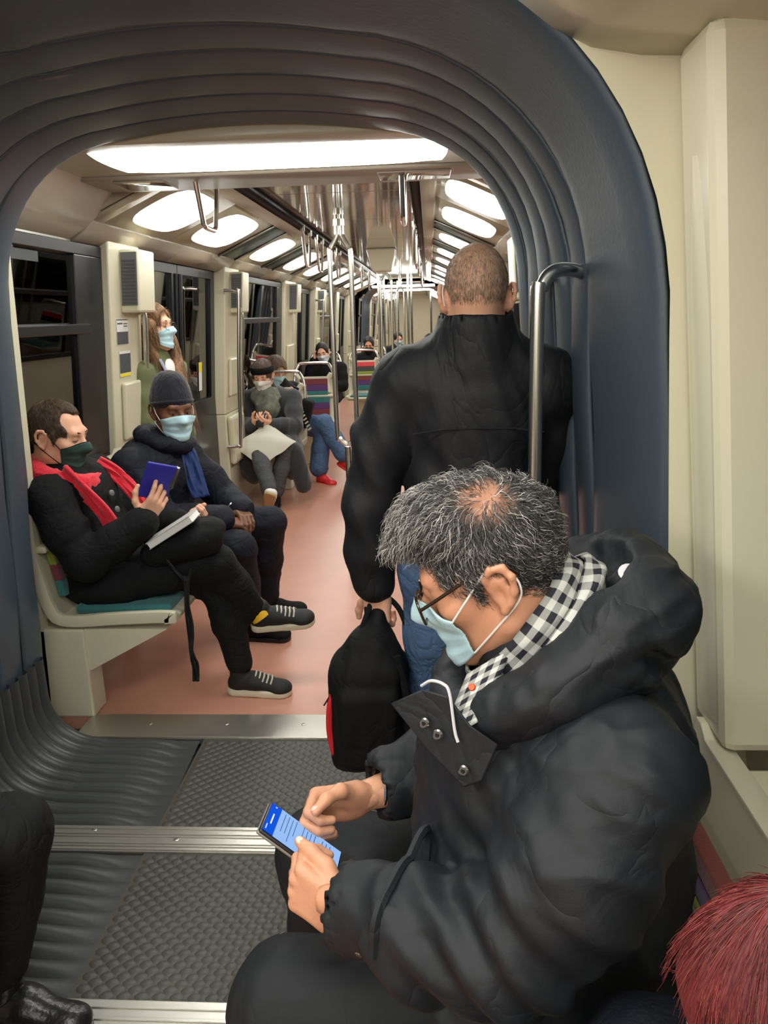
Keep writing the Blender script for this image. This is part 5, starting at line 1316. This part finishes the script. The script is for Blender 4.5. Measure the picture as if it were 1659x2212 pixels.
# scarf: roll round the neck, two hanging bands
ring = [A3(-1.445, 2.895, .940)+A3(.108*math.cos(a), .120*math.sin(a), -.040*math.cos(a)) for a in np.linspace(0, 2*math.pi, 21)]
S = SDF(.02).chain(ring, [.033]*21, k=.02, sq=((0, 0, 1), .80)); V, Q = S.mesh(.007); V = folds(V, Q, .007, 30, (0, 1, 0), .5, 51, 2.0); mk('scarf', V, Q, M_scarf, p3)
ribbon([(-1.40, 2.79, .975), (-1.345, 2.775, .915), (-1.285, 2.765, .85), (-1.235, 2.765, .775), (-1.20, 2.765, .70)], [(.4, -.5, .6), (.75, -.45, .5), (.8, -.4, .4), (.85, -.4, .3), (.9, -.4, .25)], [.07, .08, .075, .085, .10], 'scarf_band', M_scarf, p3, .012)
ribbon([(-1.36, 2.985, .965), (-1.28, 2.99, .915), (-1.22, 2.99, .845), (-1.185, 2.99, .78)], [(.4, .5, .6), (.6, .5, .4), (.6, .6, .3), (.6, .6, .3)], [.06, .055, .055, .05], 'scarf_band', M_scarf, p3, .012)
head_mask(HM3, H3, M_maskg, p3, tm=54, m_loop=M_blk)
brows(HM3, p3)
short_hair(HM3, p3, mat('brown_hair_base', (66, 50, 38), .75, bump=(50, .6)), [(74, 56, 42), (98, 76, 58), (52, 40, 32), (120, 98, 76)], 9000, .013, .0005, thick=.008, line=.122, seed=33, lift=.25, curl=.0010, rec=True)
for c in ((-1.262, 2.875, .865), (-1.245, 2.87, .80)): MB().disc(c, (1, -.4, .3), .013, .004, 12).build('coat_button', M_grey, p3)
pc = flat_phone((-1.045, 2.80, .925), (.42, -.10, .90), (.80, .55, -.25), 'phone', 'phone in a bright blue folding case held by the man with the red scarf', None, (.075, .058, .006), None, mat('blue_leather', (44, 44, 160), .55))
MB().box((-.990, 2.832, .93), (.007, .010, .045), Matrix.Rotation(math.radians(25), 3, 'Y')).build('phone_side', M_snap, pc, False)
# shoulder bag and book on his lap
b3 = empty('shoulder_bag', (-1.02, 2.84, .60), 'black shoulder bag with a dangling strap on the red-scarfed man\'s lap', 'bag')
S = SDF(.04); S.ell((-.98, 2.85, .672), (.175, .125, .068), Matrix.Rotation(math.radians(-20), 3, 'Y'), k=0); S.cap((-1.08, 2.80, .63), (-.88, 2.82, .68), .045, .055, k=.04)
V, Q = S.mesh(.009); V = folds(V, Q, .010, 13, (1, 0, 0), .4, 61); mk('bag_body', relax(V, Q, 1), Q, M_blk, b3)
ribbon([(-1.03, 2.745, .64), (-.975, 2.735, .575), (-.945, 2.735, .545), (-.925, 2.735, .585)], (0, -.5, .8), .028, 'strap_loop', M_blkj, b3, .004)
ribbon([(-.945, 2.735, .565), (-.952, 2.735, .45), (-.95, 2.735, .35), (-.955, 2.735, .26), (-.945, 2.735, .19), (-.95, 2.735, .12)], [(.9, -.2, 0), (.8, -.5, 0), (.9, .2, 0), (.7, -.6, 0), (.9, .3, 0), (.9, 0, 0)], .026, 'strap_end', M_blkj, b3, .004)
bk = empty('book', (-1.0, 2.80, .72), 'pale grey book lying on the black bag', 'book')
Rb = Matrix.Rotation(math.radians(4), 3, 'Z') @ Matrix.Rotation(math.radians(-31), 3, 'Y')
MB().box((-.995, 2.785, .742), (.098, .062, .011), Rb).build('pages', M_paper, bk, False); 
for q in (1, -1): MB().box(Vector((-.995, 2.785, .742))+Rb @ Vector((0, 0, q*.0125)), (.101, .065, .0016), Rb).build('cover', mat('grey_cover', (186, 186, 182), .6), bk, False)

# ---------------------------------------------------------------- man with the dark knit cap
p4 = empty('person', (-1.36, 3.47, .425), 'man in a navy coat with a dark knit cap and pale blue mask', 'person')
J4 = dict(front=A3(1, 0, 0), pelvis=A3(-1.36, 3.48, .54), chest=A3(-1.30, 3.47, .82), neck=A3(-1.245, 3.47, .965), shR=A3(-1.33, 3.265, .885), shL=A3(-1.22, 3.66, .875), elR=A3(-1.20, 3.22, .65), wrR=A3(-.965, 3.37, .615), elL=A3(-1.03, 3.68, .64), wrL=A3(-.92, 3.53, .625),
          hipR=A3(-1.33, 3.38, .53), hipL=A3(-1.33, 3.57, .53), kneeR=A3(-.89, 3.33, .495), kneeL=A3(-.80, 3.60, .535), ankR=A3(-.90, 3.42, .10), ankL=A3(-.87, 3.70, .10))
HM4 = Matrix.Translation((-1.185, 3.46, 1.115)) @ rotm(-140, 6, 0) @ Matrix.Scale(1.06, 4)
H4, h4 = put_head(HM4)
h4r = finger_hand((-.965, 3.37, .612), (.75, .55, -.30), (-.1, .3, -.9), False, ((25, 30, 20),)*4); h4l = finger_hand((-.93, 3.525, .630), (.55, -.75, -.25), (-.1, -.2, -.95), True, ((30, 35, 20),)*4)
body('body', p4, M_skind, [h4, h4r, h4l, core_body(J4)])
garment(trousers_sdf(J4, (.10, .078, .066), .14), .0125, M_navyc, 'trousers', p4, (.008, 13, (1, 0, -.3), .45), 8)
S = jacket_sdf(J4, (.085, .078, .064), .82, .195, .20, cuff=.97); S.ell((-1.27, 3.48, .52), (.21, .24, .10), k=.05)
garment(S, .0125, M_navyc, 'coat', p4, (.012, 11, (.6, .1, .6), .35), 12, 1)
S = SDF(.02).chain([A3(-1.235, 3.465, .985)+A3(.10*math.cos(a), .105*math.sin(a), -.03*math.cos(a)) for a in np.linspace(0, 2*math.pi, 17)], [.032]*17, k=.02); V, Q = S.mesh(.009); mk('collar', folds(V, Q, .006, 25, (0, 0, 1), .5, 3), Q, M_navyc, p4)
ribbon([(-1.135, 3.44, .96), (-1.115, 3.435, .88), (-1.095, 3.43, .78), (-1.075, 3.43, .71)], [(.8, .55, .1)]*4, [.05, .075, .085, .08], 'blue_shirt', mat('blue_quilt', (38, 58, 112), .6, bump=(30, .4)), p4, .012)
C = SDF(.02); C.ell((0, -.008, .045), (.087, .108, .105), k=0); C.ell((0, -.02, .12), (.06, .07, .05), k=.04); C.plane((0, .09, .040), (0, .30, -1), .006); C.ell((0, .15, -.02), (.07, .10, .055), k=.01, op='s')
V, Q = C.mesh(.0055); V = folds(V, Q, .0025, 60, (0, 0, 1), .15, 5); cap4 = mk('knit_cap', xf(HM4, V), Q, mat('navy_knit', (13, 15, 26), .9, sheen=.2, bump=(120, .4, (1, 1, .3))), p4)
MB().tube([tuple(xf(HM4, np.array([(.086*math.sin(a), -.008+.105*math.cos(a), .038+.022*math.cos(a))]))[0]) for a in np.linspace(0, 2*math.pi, 30)[:-1]], .008, 8, closed=True).build('cap_rim', MATS['navy_knit'], cap4)
head_mask(HM4, H4, M_mask, p4, tm=60); eyes(HM4, p4, None, (.2, -.1), .006)
for s in 'LR': shoe(J4['ank'+s], (1, .25 if s == 'L' else -.1, 0), M_blk, p4, M_black, laces=False)
MB().tube([tuple(A3(-.948, 3.51, .632)+.031*(math.cos(a)*A3(0, 0, 1)+math.sin(a)*A3(.8, .55, 0))) for a in np.linspace(0, 2*math.pi, 14)[:-1]], .006, 6, closed=True).build('watch_band', M_snap, p4)
MB().disc((-.93, 3.515, .662), (.1, -.2, 1), .018, .007, 14).build('watch_face', M_paper, p4)

# ---------------------------------------------------------------- standing woman by the door
M_olive = mat('olive_cotton', (96, 104, 66), .8, sheen=.2, bump=(200, .15)); M_hairg = [(150, 112, 78), (118, 86, 60), (180, 144, 106), (92, 66, 46)]
p5 = empty('person', (-1.50, 4.36, 0), 'standing woman in an olive jacket with long brown hair, glasses and blue mask', 'person')
J5 = dict(front=A3(.95, -.3, 0), pelvis=A3(-1.50, 4.38, .86), chest=A3(-1.50, 4.37, 1.17), neck=A3(-1.50, 4.36, 1.34), shR=A3(-1.535, 4.20, 1.245), shL=A3(-1.455, 4.54, 1.245), elR=A3(-1.515, 4.16, .99), wrR=A3(-1.46, 4.18, .77), elL=A3(-1.45, 4.58, .98), wrL=A3(-1.43, 4.56, .75),
          hipR=A3(-1.51, 4.29, .83), hipL=A3(-1.47, 4.46, .83), kneeR=A3(-1.50, 4.28, .46), kneeL=A3(-1.45, 4.47, .46), ankR=A3(-1.52, 4.28, .095), ankL=A3(-1.47, 4.48, .095))
HM5 = Matrix.Translation((-1.49, 4.35, 1.478)) @ rotm(-98, -3, 0)
H5, h5 = put_head(HM5)
body('body', p5, M_skin, [h5, finger_hand((-1.46, 4.18, .77), (.1, 0, -1), (0, 1, 0), False), finger_hand((-1.43, 4.56, .75), (.1, 0, -1), (0, -1, 0), True), core_body(J5)])
garment(trousers_sdf(J5, (.088, .066, .054), .125), .014, M_trous, 'trousers', p5, None)
S = jacket_sdf(J5, (.066, .06, .05), .75, .155, .155); S.plane((-1.5, 4.36, .78), (0, 0, -1), .01)
garment(S, .0125, M_olive, 'jacket', p5, (.008, 16, (0, .3, 1), .35), 14)
ribbon([(-1.44, 4.27, 1.315), (-1.405, 4.255, 1.25), (-1.395, 4.25, 1.15), (-1.41, 4.25, 1.02)], (.3, -.95, 0), .045, 'bag_strap', mat('lilac_strap', (150, 150, 176), .7), p5, .006)
S = SDF(.01); S.ell((-1.425, 4.345, 1.235), (.045, .06, .085), k=0); V, Q = S.mesh(.009); mk('white_shirt', V, Q, M_white, p5)
short_hair(HM5, p5, mat('light_brown_hair', (116, 78, 50), .6, bump=(60, .4)), M_hairg, 5000, .03, .0007, thick=.013, line=.105, seed=44, lift=.1, droop=.4, nape=-.09)
for k, pts in enumerate(([(-1.475, 4.27, 1.50), (-1.50, 4.255, 1.40), (-1.455, 4.262, 1.33)], [(-1.53, 4.29, 1.52), (-1.555, 4.27, 1.40), (-1.545, 4.27, 1.30)], [(-1.43, 4.42, 1.45), (-1.395, 4.40, 1.32), (-1.365, 4.35, 1.20), (-1.33, 4.34, 1.08), (-1.315, 4.34, .98)], [(-1.46, 4.43, 1.46), (-1.42, 4.42, 1.32), (-1.375, 4.38, 1.20), (-1.345, 4.38, 1.08)])):
    sp_ = spline(pts, 6); n = len(sp_); S = SDF(.02).chain(sp_, [.030-.016*i/n for i in range(n)], k=.02); V, Q = S.mesh(.008); V = folds(V, Q, .006, 45, (0, 0, 1), .12, 70+k); lk = mk('hair_lock', V, Q, mat('golden_brown_hair', (132, 94, 62), .5, bump=(90, .6, (1, 1, .1))), p5)
    P, N = sample_surface(V, Q, 900, 80+k); D = np.tile(unit(np.array(pts[-1])-np.array(pts[0])), (len(P), 1)); rr_ = np.random.default_rng(k); tt = np.array([lin(c) for c in M_hairg])[rr_.integers(0, 4, len(P))]
    sv, sq_, sc = strands(P, N, D, .09, .0008, np.concatenate([tt, np.ones((len(P), 1))], 1), curl=.003, lift=.05, seg=6, seed=k); mk('hair_strands', sv, sq_, M_hattr, lk, cols=sc)
head_mask(HM5, H5, M_mask, p5, tm=50); brows(HM5, p5); glasses(HM5, p5, mat('thin_brown_frame', (90, 62, 50), .3, .3), th=.0011, lens=False)

p5.location = (p5.location[0]-.025, p5.location[1]-.12, 0)
# ---------------------------------------------------------------- passenger with the white cushion bag
p6 = empty('person', (-1.38, 6.6, .425), 'passenger in a black headband and long charcoal coat with a pale tote on the lap', 'person')
J6 = dict(front=A3(.1, -1, 0), pelvis=A3(-1.38, 6.62, .53), chest=A3(-1.38, 6.56, .79), neck=A3(-1.385, 6.50, .93), shR=A3(-1.58, 6.52, .845), shL=A3(-1.18, 6.54, .84), elR=A3(-1.60, 6.38, .63), wrR=A3(-1.45, 6.20, .66), elL=A3(-1.14, 6.36, .62), wrL=A3(-1.31, 6.19, .66),
          hipR=A3(-1.47, 6.58, .51), hipL=A3(-1.29, 6.58, .51), kneeR=A3(-1.42, 6.10, .50), kneeL=A3(-1.18, 6.12, .50), ankR=A3(-1.25, 5.72, .20), ankL=A3(-1.28, 6.05, .10))
HM6 = Matrix.Translation((-1.40, 6.43, 1.045)) @ rotm(176, 20, 0)
H6, h6 = put_head(HM6, 1.0, .006)
body('body', p6, M_skin, [h6, finger_hand((-1.45, 6.20, .66), (.6, -.6, .35), (.4, .5, .6), False, ((40, 45, 30),)*4, vox=.0045), finger_hand((-1.31, 6.19, .66), (-.6, -.6, .35), (-.4, .5, .6), True, ((40, 45, 30),)*4, vox=.0045), core_body(J6)])
garment(trousers_sdf(J6, (.088, .068, .06), .13), .013, M_gjean, 'trousers', p6, (.007, 16, (0, 1, -.5), .45), 15)
M_char = mat('charcoal_wool', (46, 48, 50), .9, sheen=.3, bump=(200, .25))
S = jacket_sdf(J6, (.074, .068, .056), .8, .18, .18); S.ell((-1.50, 6.30, .37), (.12, .22, .22), k=.05); S.ell((-1.17, 6.30, .38), (.10, .20, .20), k=.05); S.cap((-1.12, 6.14, .45), (-1.06, 6.18, .16), .07, .07, k=.04); S.box((-1.36, 6.12, .28), (.06, .14, .30), rd=.03, k=.03, op='s')
garment(S, .0135, M_char, 'long_coat', p6, (.009, 14, (0, .3, 1), .35), 16)
S = SDF(.03); S.ell((-1.39, 6.42, .875), (.13, .075, .085), k=0); S.ell((-1.36, 6.36, .78), (.10, .055, .10), k=.05); V, Q = S.mesh(.009); mk('scarf', folds(V, Q, .012, 22, (.5, 0, 1), .5, 17), Q, mat('grey_patterned_scarf', (104, 108, 96), .9, var=(16, .85)), p6)
short_hair(HM6, p6, M_hairb, [(96, 74, 58)], 1500, .03, .0009, thick=.014, line=.10, seed=55)
hb = []
for i in range(40):
    a = 2*math.pi*i/40; hb.append([tuple(xf(HM6, np.array([(.090*math.sin(a), -.008+.113*math.cos(a), .035+.055*v+.022*math.cos(a))]))[0]) for v in (0, .5, 1)])
o = MB().grid(hb, cyc_u=True).build('headband', M_blk, p6); o.modifiers.new('t', 'SOLIDIFY').thickness = .008
MB().tube([tuple(xf(HM6, np.array([(.092*math.sin(a), -.008+.117*math.cos(a), .083+.012*math.sin(a*22))]))[0]) for a in np.linspace(-.45, .45, 40)], .0035, 6).build('headband_print', M_pipe, o)
head_mask(HM6, H6, M_white, p6, tm=56); brows(HM6, p6)
S = SDF(.02); V = []; G = []
cu = empty('tote_bag', (-1.36, 6.1, .55), 'pale cream tote lying flat across the lap of the passenger with the headband', 'bag')
for i in range(21):
    row = []
    for j in range(21):
        u, v = -1+i/10, -1+j/10; row.append((-1.345+.130*(u-v), 6.045+.060*(u+v)-.03*(1-u*u)*(1-v*v), .525+.078*(u+v)+.008*(u-v)+.030*(1-u*u)*(1-v*v)+.005*math.sin(u*6+v*3)))
    G.append(row)
G2 = [[(p[0]*1, p[1]+.02, p[2]-.05*(1-abs(-1+i/10)**3)*(1-abs(-1+j/10)**3)) for j, p in enumerate(r_)] for i, r_ in enumerate(G)]
mb = MB().grid(G); mb.grid([r_ for r_ in reversed(G2)]); mb.build('tote_body', mat('cream_canvas', (206, 202, 186), .85, bump=(160, .2)), cu)
flat_phone((-1.38, 6.13, .715), (.15, .35, .9), (1, 0, 0), 'phone', 'small grey phone held by the passenger with the headband', None, (.06, .034, .005), M_grey)
shoe(J6['ankR']+A3(.02, -.02, .0), (.25, -.75, .62), M_white, p6, mat('tan_sole', (186, 160, 116), .7), up=(.2, .6, .75), laces=False); shoe(J6['ankL'], (0, -1, 0), M_blk, p6, M_black, laces=False)

# ---------------------------------------------------------------- passenger in jeans with red shoes
p7 = empty('person', (-1.38, 7.25, .425), 'passenger in blue jeans and red shoes partly hidden behind the one with the headband', 'person')
J7 = dict(front=A3(.8, -.5, 0), pelvis=A3(-1.38, 7.28, .53), chest=A3(-1.42, 7.26, .78), neck=A3(-1.43, 7.22, .92), shR=A3(-1.52, 7.10, .84), shL=A3(-1.33, 7.42, .84), elR=A3(-1.42, 7.02, .62), wrR=A3(-1.28, 7.02, .74), elL=A3(-1.22, 7.38, .62), wrL=A3(-1.2, 7.15, .70),
          hipR=A3(-1.35, 7.18, .51), hipL=A3(-1.3, 7.36, .51), kneeR=A3(-.98, 7.02, .56), kneeL=A3(-1.02, 7.10, .48), ankR=A3(-.80, 7.0, .24), ankL=A3(-1.06, 7.02, .10))
HM7 = Matrix.Translation((-1.44, 7.18, 1.03)) @ rotm(-140, 25, 0)
H7, h7 = put_head(HM7, 1.0, .007)
body('body', p7, M_skin, [h7, finger_hand((-1.28, 7.02, .74), (.4, -.3, .8), (-.5, .5, .2), False, vox=.005), finger_hand((-1.2, 7.15, .7), (.3, -.5, .6), (-.5, .2, .2), True, vox=.005), core_body(J7)])
garment(trousers_sdf(J7, (.09, .072, .085), .13, hem=.088), .014, M_jean, 'jeans', p7, (.007, 14, (1, 0, -.8), .45), 18)
garment(jacket_sdf(J7, (.07, .064, .052), .78, .165, .165), .015, M_blk, 'coat', p7, (.008, 14, (0, 0, 1), .35), 19)
short_hair(HM7, p7, M_hairb, [(120, 88, 62)], 800, .04, .001, thick=.02, line=.10, seed=56)
head_mask(HM7, H7, M_mask, p7, tm=56)
for s, d_, u_ in (('R', (.8, -.1, -.55), (.5, -.2, .8)), ('L', (.7, -.7, 0), (0, 0, 1))): shoe(J7['ank'+s]+A3(.02, 0, -.02), d_, M_redp, p7, M_redp, laces=False, up=u_)
flat_phone((-1.25, 6.99, .83), (.35, .1, .9), (.9, -.3, -.3), 'phone', 'phone with a pale screen held by the passenger in jeans', None, (.072, .035, .004), emat('pale_screen', (170, 190, 240), .8))
b7 = empty('handbag', (-1.16, 6.98, .55), 'black handbag with a light braided trim beside the passenger in jeans', 'bag')
S = SDF(.03); S.box((-1.15, 6.96, .66), (.06, .09, .13), Matrix.Rotation(math.radians(18), 3, 'Y'), rd=.03, k=0); V, Q = S.mesh(.012); mk('bag_body', V, Q, M_blk, b7)
for i in range(9): MB().box((-1.195+.012*i, 6.862, .765-.03*i), (.018, .003, .007), Matrix.Rotation(math.radians(-35), 3, 'Y')).build('braid_link', M_sole, b7, False)

# ---------------------------------------------------------------- dozing man further back and distant figures
def far_sitter(x, y, yaw, label, coat, pants, skin, hair, maskm=None, s=1.0, hand_face=False, zs=0.0):
    e = empty('person', (x, y, .425), label, 'person')
    R = np.array(Matrix.Rotation(math.radians(yaw), 3, 'Z')); o = A3(x, y, zs)
    def w_(a, b, c): return R@A3(a, b, c)*1.0+o      # local: +Y forward
    J = dict(front=R@A3(0, 1, 0), pelvis=w_(0, 0, .53), chest=w_(0, .03, .80), neck=w_(0, .06, .95), shL=w_(-.19, .05, .86), shR=w_(.19, .05, .86), elL=w_(-.22, .18, .64), wrL=w_(-.04, .36, .66), elR=w_(.22, .18, .64), wrR=w_(.04, .36, .64),
             hipL=w_(-.09, .04, .51), hipR=w_(.09, .04, .51), kneeL=w_(-.12, .47, .50), kneeR=w_(.10, .47, .50), ankL=w_(-.10, .52, .10), ankR=w_(.04, .46, .10))
    if hand_face: J['elR'] = w_(.22, .12, .72); J['wrR'] = w_(.14, .12, .98)
    HM = Matrix.Translation(tuple(w_(.03 if hand_face else 0, .10, 1.055))) @ rotm(yaw, 14, 10 if hand_face else 0)
    H, h = put_head(HM, 1.0, .007)
    body('body', e, skin, [h, finger_hand(J['wrL'], R@A3(.6, .6, 0), R@A3(0, 0, -1), True, vox=.006), finger_hand(J['wrR'], (R@A3(-.1, .1, .9)) if hand_face else (R@A3(-.6, .6, 0)), (R@A3(-1, 0, 0)) if hand_face else (R@A3(0, 0, -1)), False, vox=.006), core_body(J)])
    garment(trousers_sdf(J, (.092, .07, .058), .13), .016, pants, 'trousers', e, None); garment(jacket_sdf(J, (.076, .068, .055), .8, .18, .185), .016, coat, 'coat', e, (.008, 13, (0, 0, 1), .4), 23)
    short_hair(HM, e, hair, [(40, 34, 30)], 0, .02, thick=.012, line=.11, seed=60, vox=.007)
    if maskm: head_mask(HM, H, maskm, e, tm=56)
    eyes(HM, e)
    for q in 'LR': shoe(J['ank'+q], R@A3(0, 1, 0), M_blk, e, M_black, laces=False)
    return e
M_hairk = mat('black_hair', (26, 23, 22), .6, bump=(60, .5))
far_sitter(-1.33, 9.98, 180, 'man in black dozing with his head on his hand and a white mask', M_blk, M_trous, M_skin, M_hairk, mat('white_mask', (214, 222, 232), .7), hand_face=True)
far_sitter(-.93, 12.05, 180, 'distant passenger in black with dark hair behind the red-topped seat', M_blk, M_trous, M_skint, M_hairk, M_blk)
far_sitter(-.62, 14.6, 200, 'furthest seated passenger in a dark jacket beside the aisle', M_navyc, M_trous, M_skin, M_hairk, M_mask)
far_sitter(.10, 12.6, 60, 'passenger in a beige coat glimpsed left of the standing man\'s collar', mat('beige_wool', (176, 158, 128), .9), M_trous, M_skin, M_hairk, M_mask)
# ---------------------------------------------------------------- red-haired neighbour and the passenger cut off on the left
def sitter_x(x, y, s, label, coat, pants, skin, headz, knee_spread, name='person', dy=0):
    """seated facing s*X"""
    e = empty('person', (x, y, .425), label, 'person')
    J = dict(front=A3(s, 0, 0), pelvis=A3(x, y, .52), chest=A3(x+s*.0, y, headz-.34), neck=A3(x+s*.02, y, headz-.17), shL=A3(x, y-s*-.17 if False else y+(.18 if s > 0 else -.18), headz-.26), shR=A3(x, y-(.18 if s > 0 else -.18), headz-.26),
             elL=A3(x+s*.1, y+(.2 if s > 0 else -.2), .66), elR=A3(x+s*.1, y-(.2 if s > 0 else -.2), .66), wrL=A3(x+s*.28, y+(.06 if s > 0 else -.06), .64), wrR=A3(x+s*.28, y-(.06 if s > 0 else -.06), .64),
             hipL=A3(x, y+(.09 if s > 0 else -.09), .51), hipR=A3(x, y-(.09 if s > 0 else -.09), .51))
    return e, J
e9, J9 = sitter_x(.34, .52, -1, 'red-haired passenger at the bottom corner seen from above', M_blk, M_trous, M_skin, .905, 0)
J9.update(kneeL=A3(-.10, .44, .47), kneeR=A3(-.10, .62, .47), ankL=A3(-.08, .43, .10), ankR=A3(-.08, .63, .10))
HM9 = Matrix.Translation((.325, .535, .905)) @ rotm(80, 25, 0)
H9, h9 = put_head(HM9, 1.0, .0045)
body('body', e9, M_skin, [h9, finger_hand(J9['wrL'], (-.8, .4, 0), (0, 0, -1), True), finger_hand(J9['wrR'], (-.8, -.4, 0), (0, 0, -1), False), core_body(J9)])
garment(trousers_sdf(J9, (.09, .07, .06), .13), .014, M_trous, 'trousers', e9, None); garment(jacket_sdf(J9, (.07, .064, .052), .8, .165, .17), .014, M_navyc, 'coat', e9, (.008, 13, (0, 0, 1), .4), 25)
for q in 'LR': shoe(J9['ank'+q], (-1, 0, 0), M_blk, e9, M_black, laces=False)
C = SDF(.03); C.ell((0, -.012, .036), (.092, .116, .112), k=0); C.ell((0, -.055, -.07), (.088, .072, .10), k=.05); C.ell((.062, -.01, -.07), (.03, .07, .09), k=.04); C.ell((-.062, -.01, -.07), (.03, .07, .09), k=.04)
C.ell((0, .125, -.03), (.064, .09, .12), k=.01, op='s')
cv, cq = C.mesh(.005)
hr = mk('hair', xf(HM9, cv), cq, mat('dyed_red_hair', (104, 36, 37), .55, bump=(70, .5, (1, 1, .15))), e9)
P, N = sample_surface(cv, cq, 14000, 5); k_ = (N[:, 1] < .55) & (P[:, 1] < .085); P, N = P[k_], N[k_]; D = (P-A3(.01, -.035, .155)); D = D-N*(D*N).sum(1)[:, None]; D /= np.maximum(np.linalg.norm(D, axis=1, keepdims=True), 1e-9)
D = D+.25*np.stack([vnoise(P*30, 1)-.5, vnoise(P*30, 2)-.5, vnoise(P*30, 3)-.5], 1)
r = np.random.default_rng(4); tt = np.array([lin(c) for c in [(134, 50, 50), (110, 36, 38), (152, 76, 72), (84, 34, 34), (120, 68, 60)]])[r.integers(0, 5, len(P))]*(.7+.5*r.random(len(P)))[:, None]
sv, sq_, sc = strands(P, N, D, .05, .00045, np.concatenate([tt, np.ones((len(P), 1))], 1), curl=.0006, lift=.02, droop=.25, seg=6, seed=8); mk('hair_strands', xf(HM9, sv), sq_, M_hattr, hr, cols=sc)
e10, J10 = sitter_x(-1.34, 1.22, 1, 'passenger at the picture edge with black trousers and dark leather boots', M_blk, M_trous, M_skin, 1.10, 0)
J10.update(kneeL=A3(-.895, 1.345, .475), kneeR=A3(-.90, 1.13, .475), ankL=A3(-.97, 1.33, .12), ankR=A3(-.98, 1.16, .12))
HM10 = Matrix.Translation((-1.31, 1.22, 1.10)) @ rotm(-90, 10, 0); H10, h10 = put_head(HM10, 1.0, .006)
body('body', e10, M_skin, [h10, finger_hand(J10['wrL'], (.8, -.3, 0), (0, 0, -1), True), finger_hand(J10['wrR'], (.8, .3, 0), (0, 0, -1), False), core_body(J10)])
garment(trousers_sdf(J10, (.098, .078, .056), .14), .012, M_trous, 'trousers', e10, (.006, 14, (.3, 0, 1), .5), 26); garment(jacket_sdf(J10, (.074, .066, .054), .8, .175, .18), .014, M_blk, 'coat', e10, (.008, 13, (0, 0, 1), .4), 27)
eyes(HM10, e10); short_hair(HM10, e10, M_hairb, [(80, 60, 46)], 0, .02, seed=62, vox=.006)
M_boot = mat('black_leather', (24, 24, 25), .3, bump=(40, .3))
for q, dd in (('L', (1, -.18, 0)), ('R', (1, -.2, 0))):
    b_ = shoe(J10['ank'+q]+A3(0, 0, -.02), dd, M_boot, e10, M_black, 'boot', laces=False); S = SDF(.01).cap(J10['ank'+q]+A3(.0, 0, -.02), J10['ank'+q]+A3(.005, .0, .12), .045, .052, k=0); V, Q = S.mesh(.006); mk('boot_shaft', folds(V, Q, .006, 28, (1, 1, 0), .5, 5), Q, M_boot, b_)
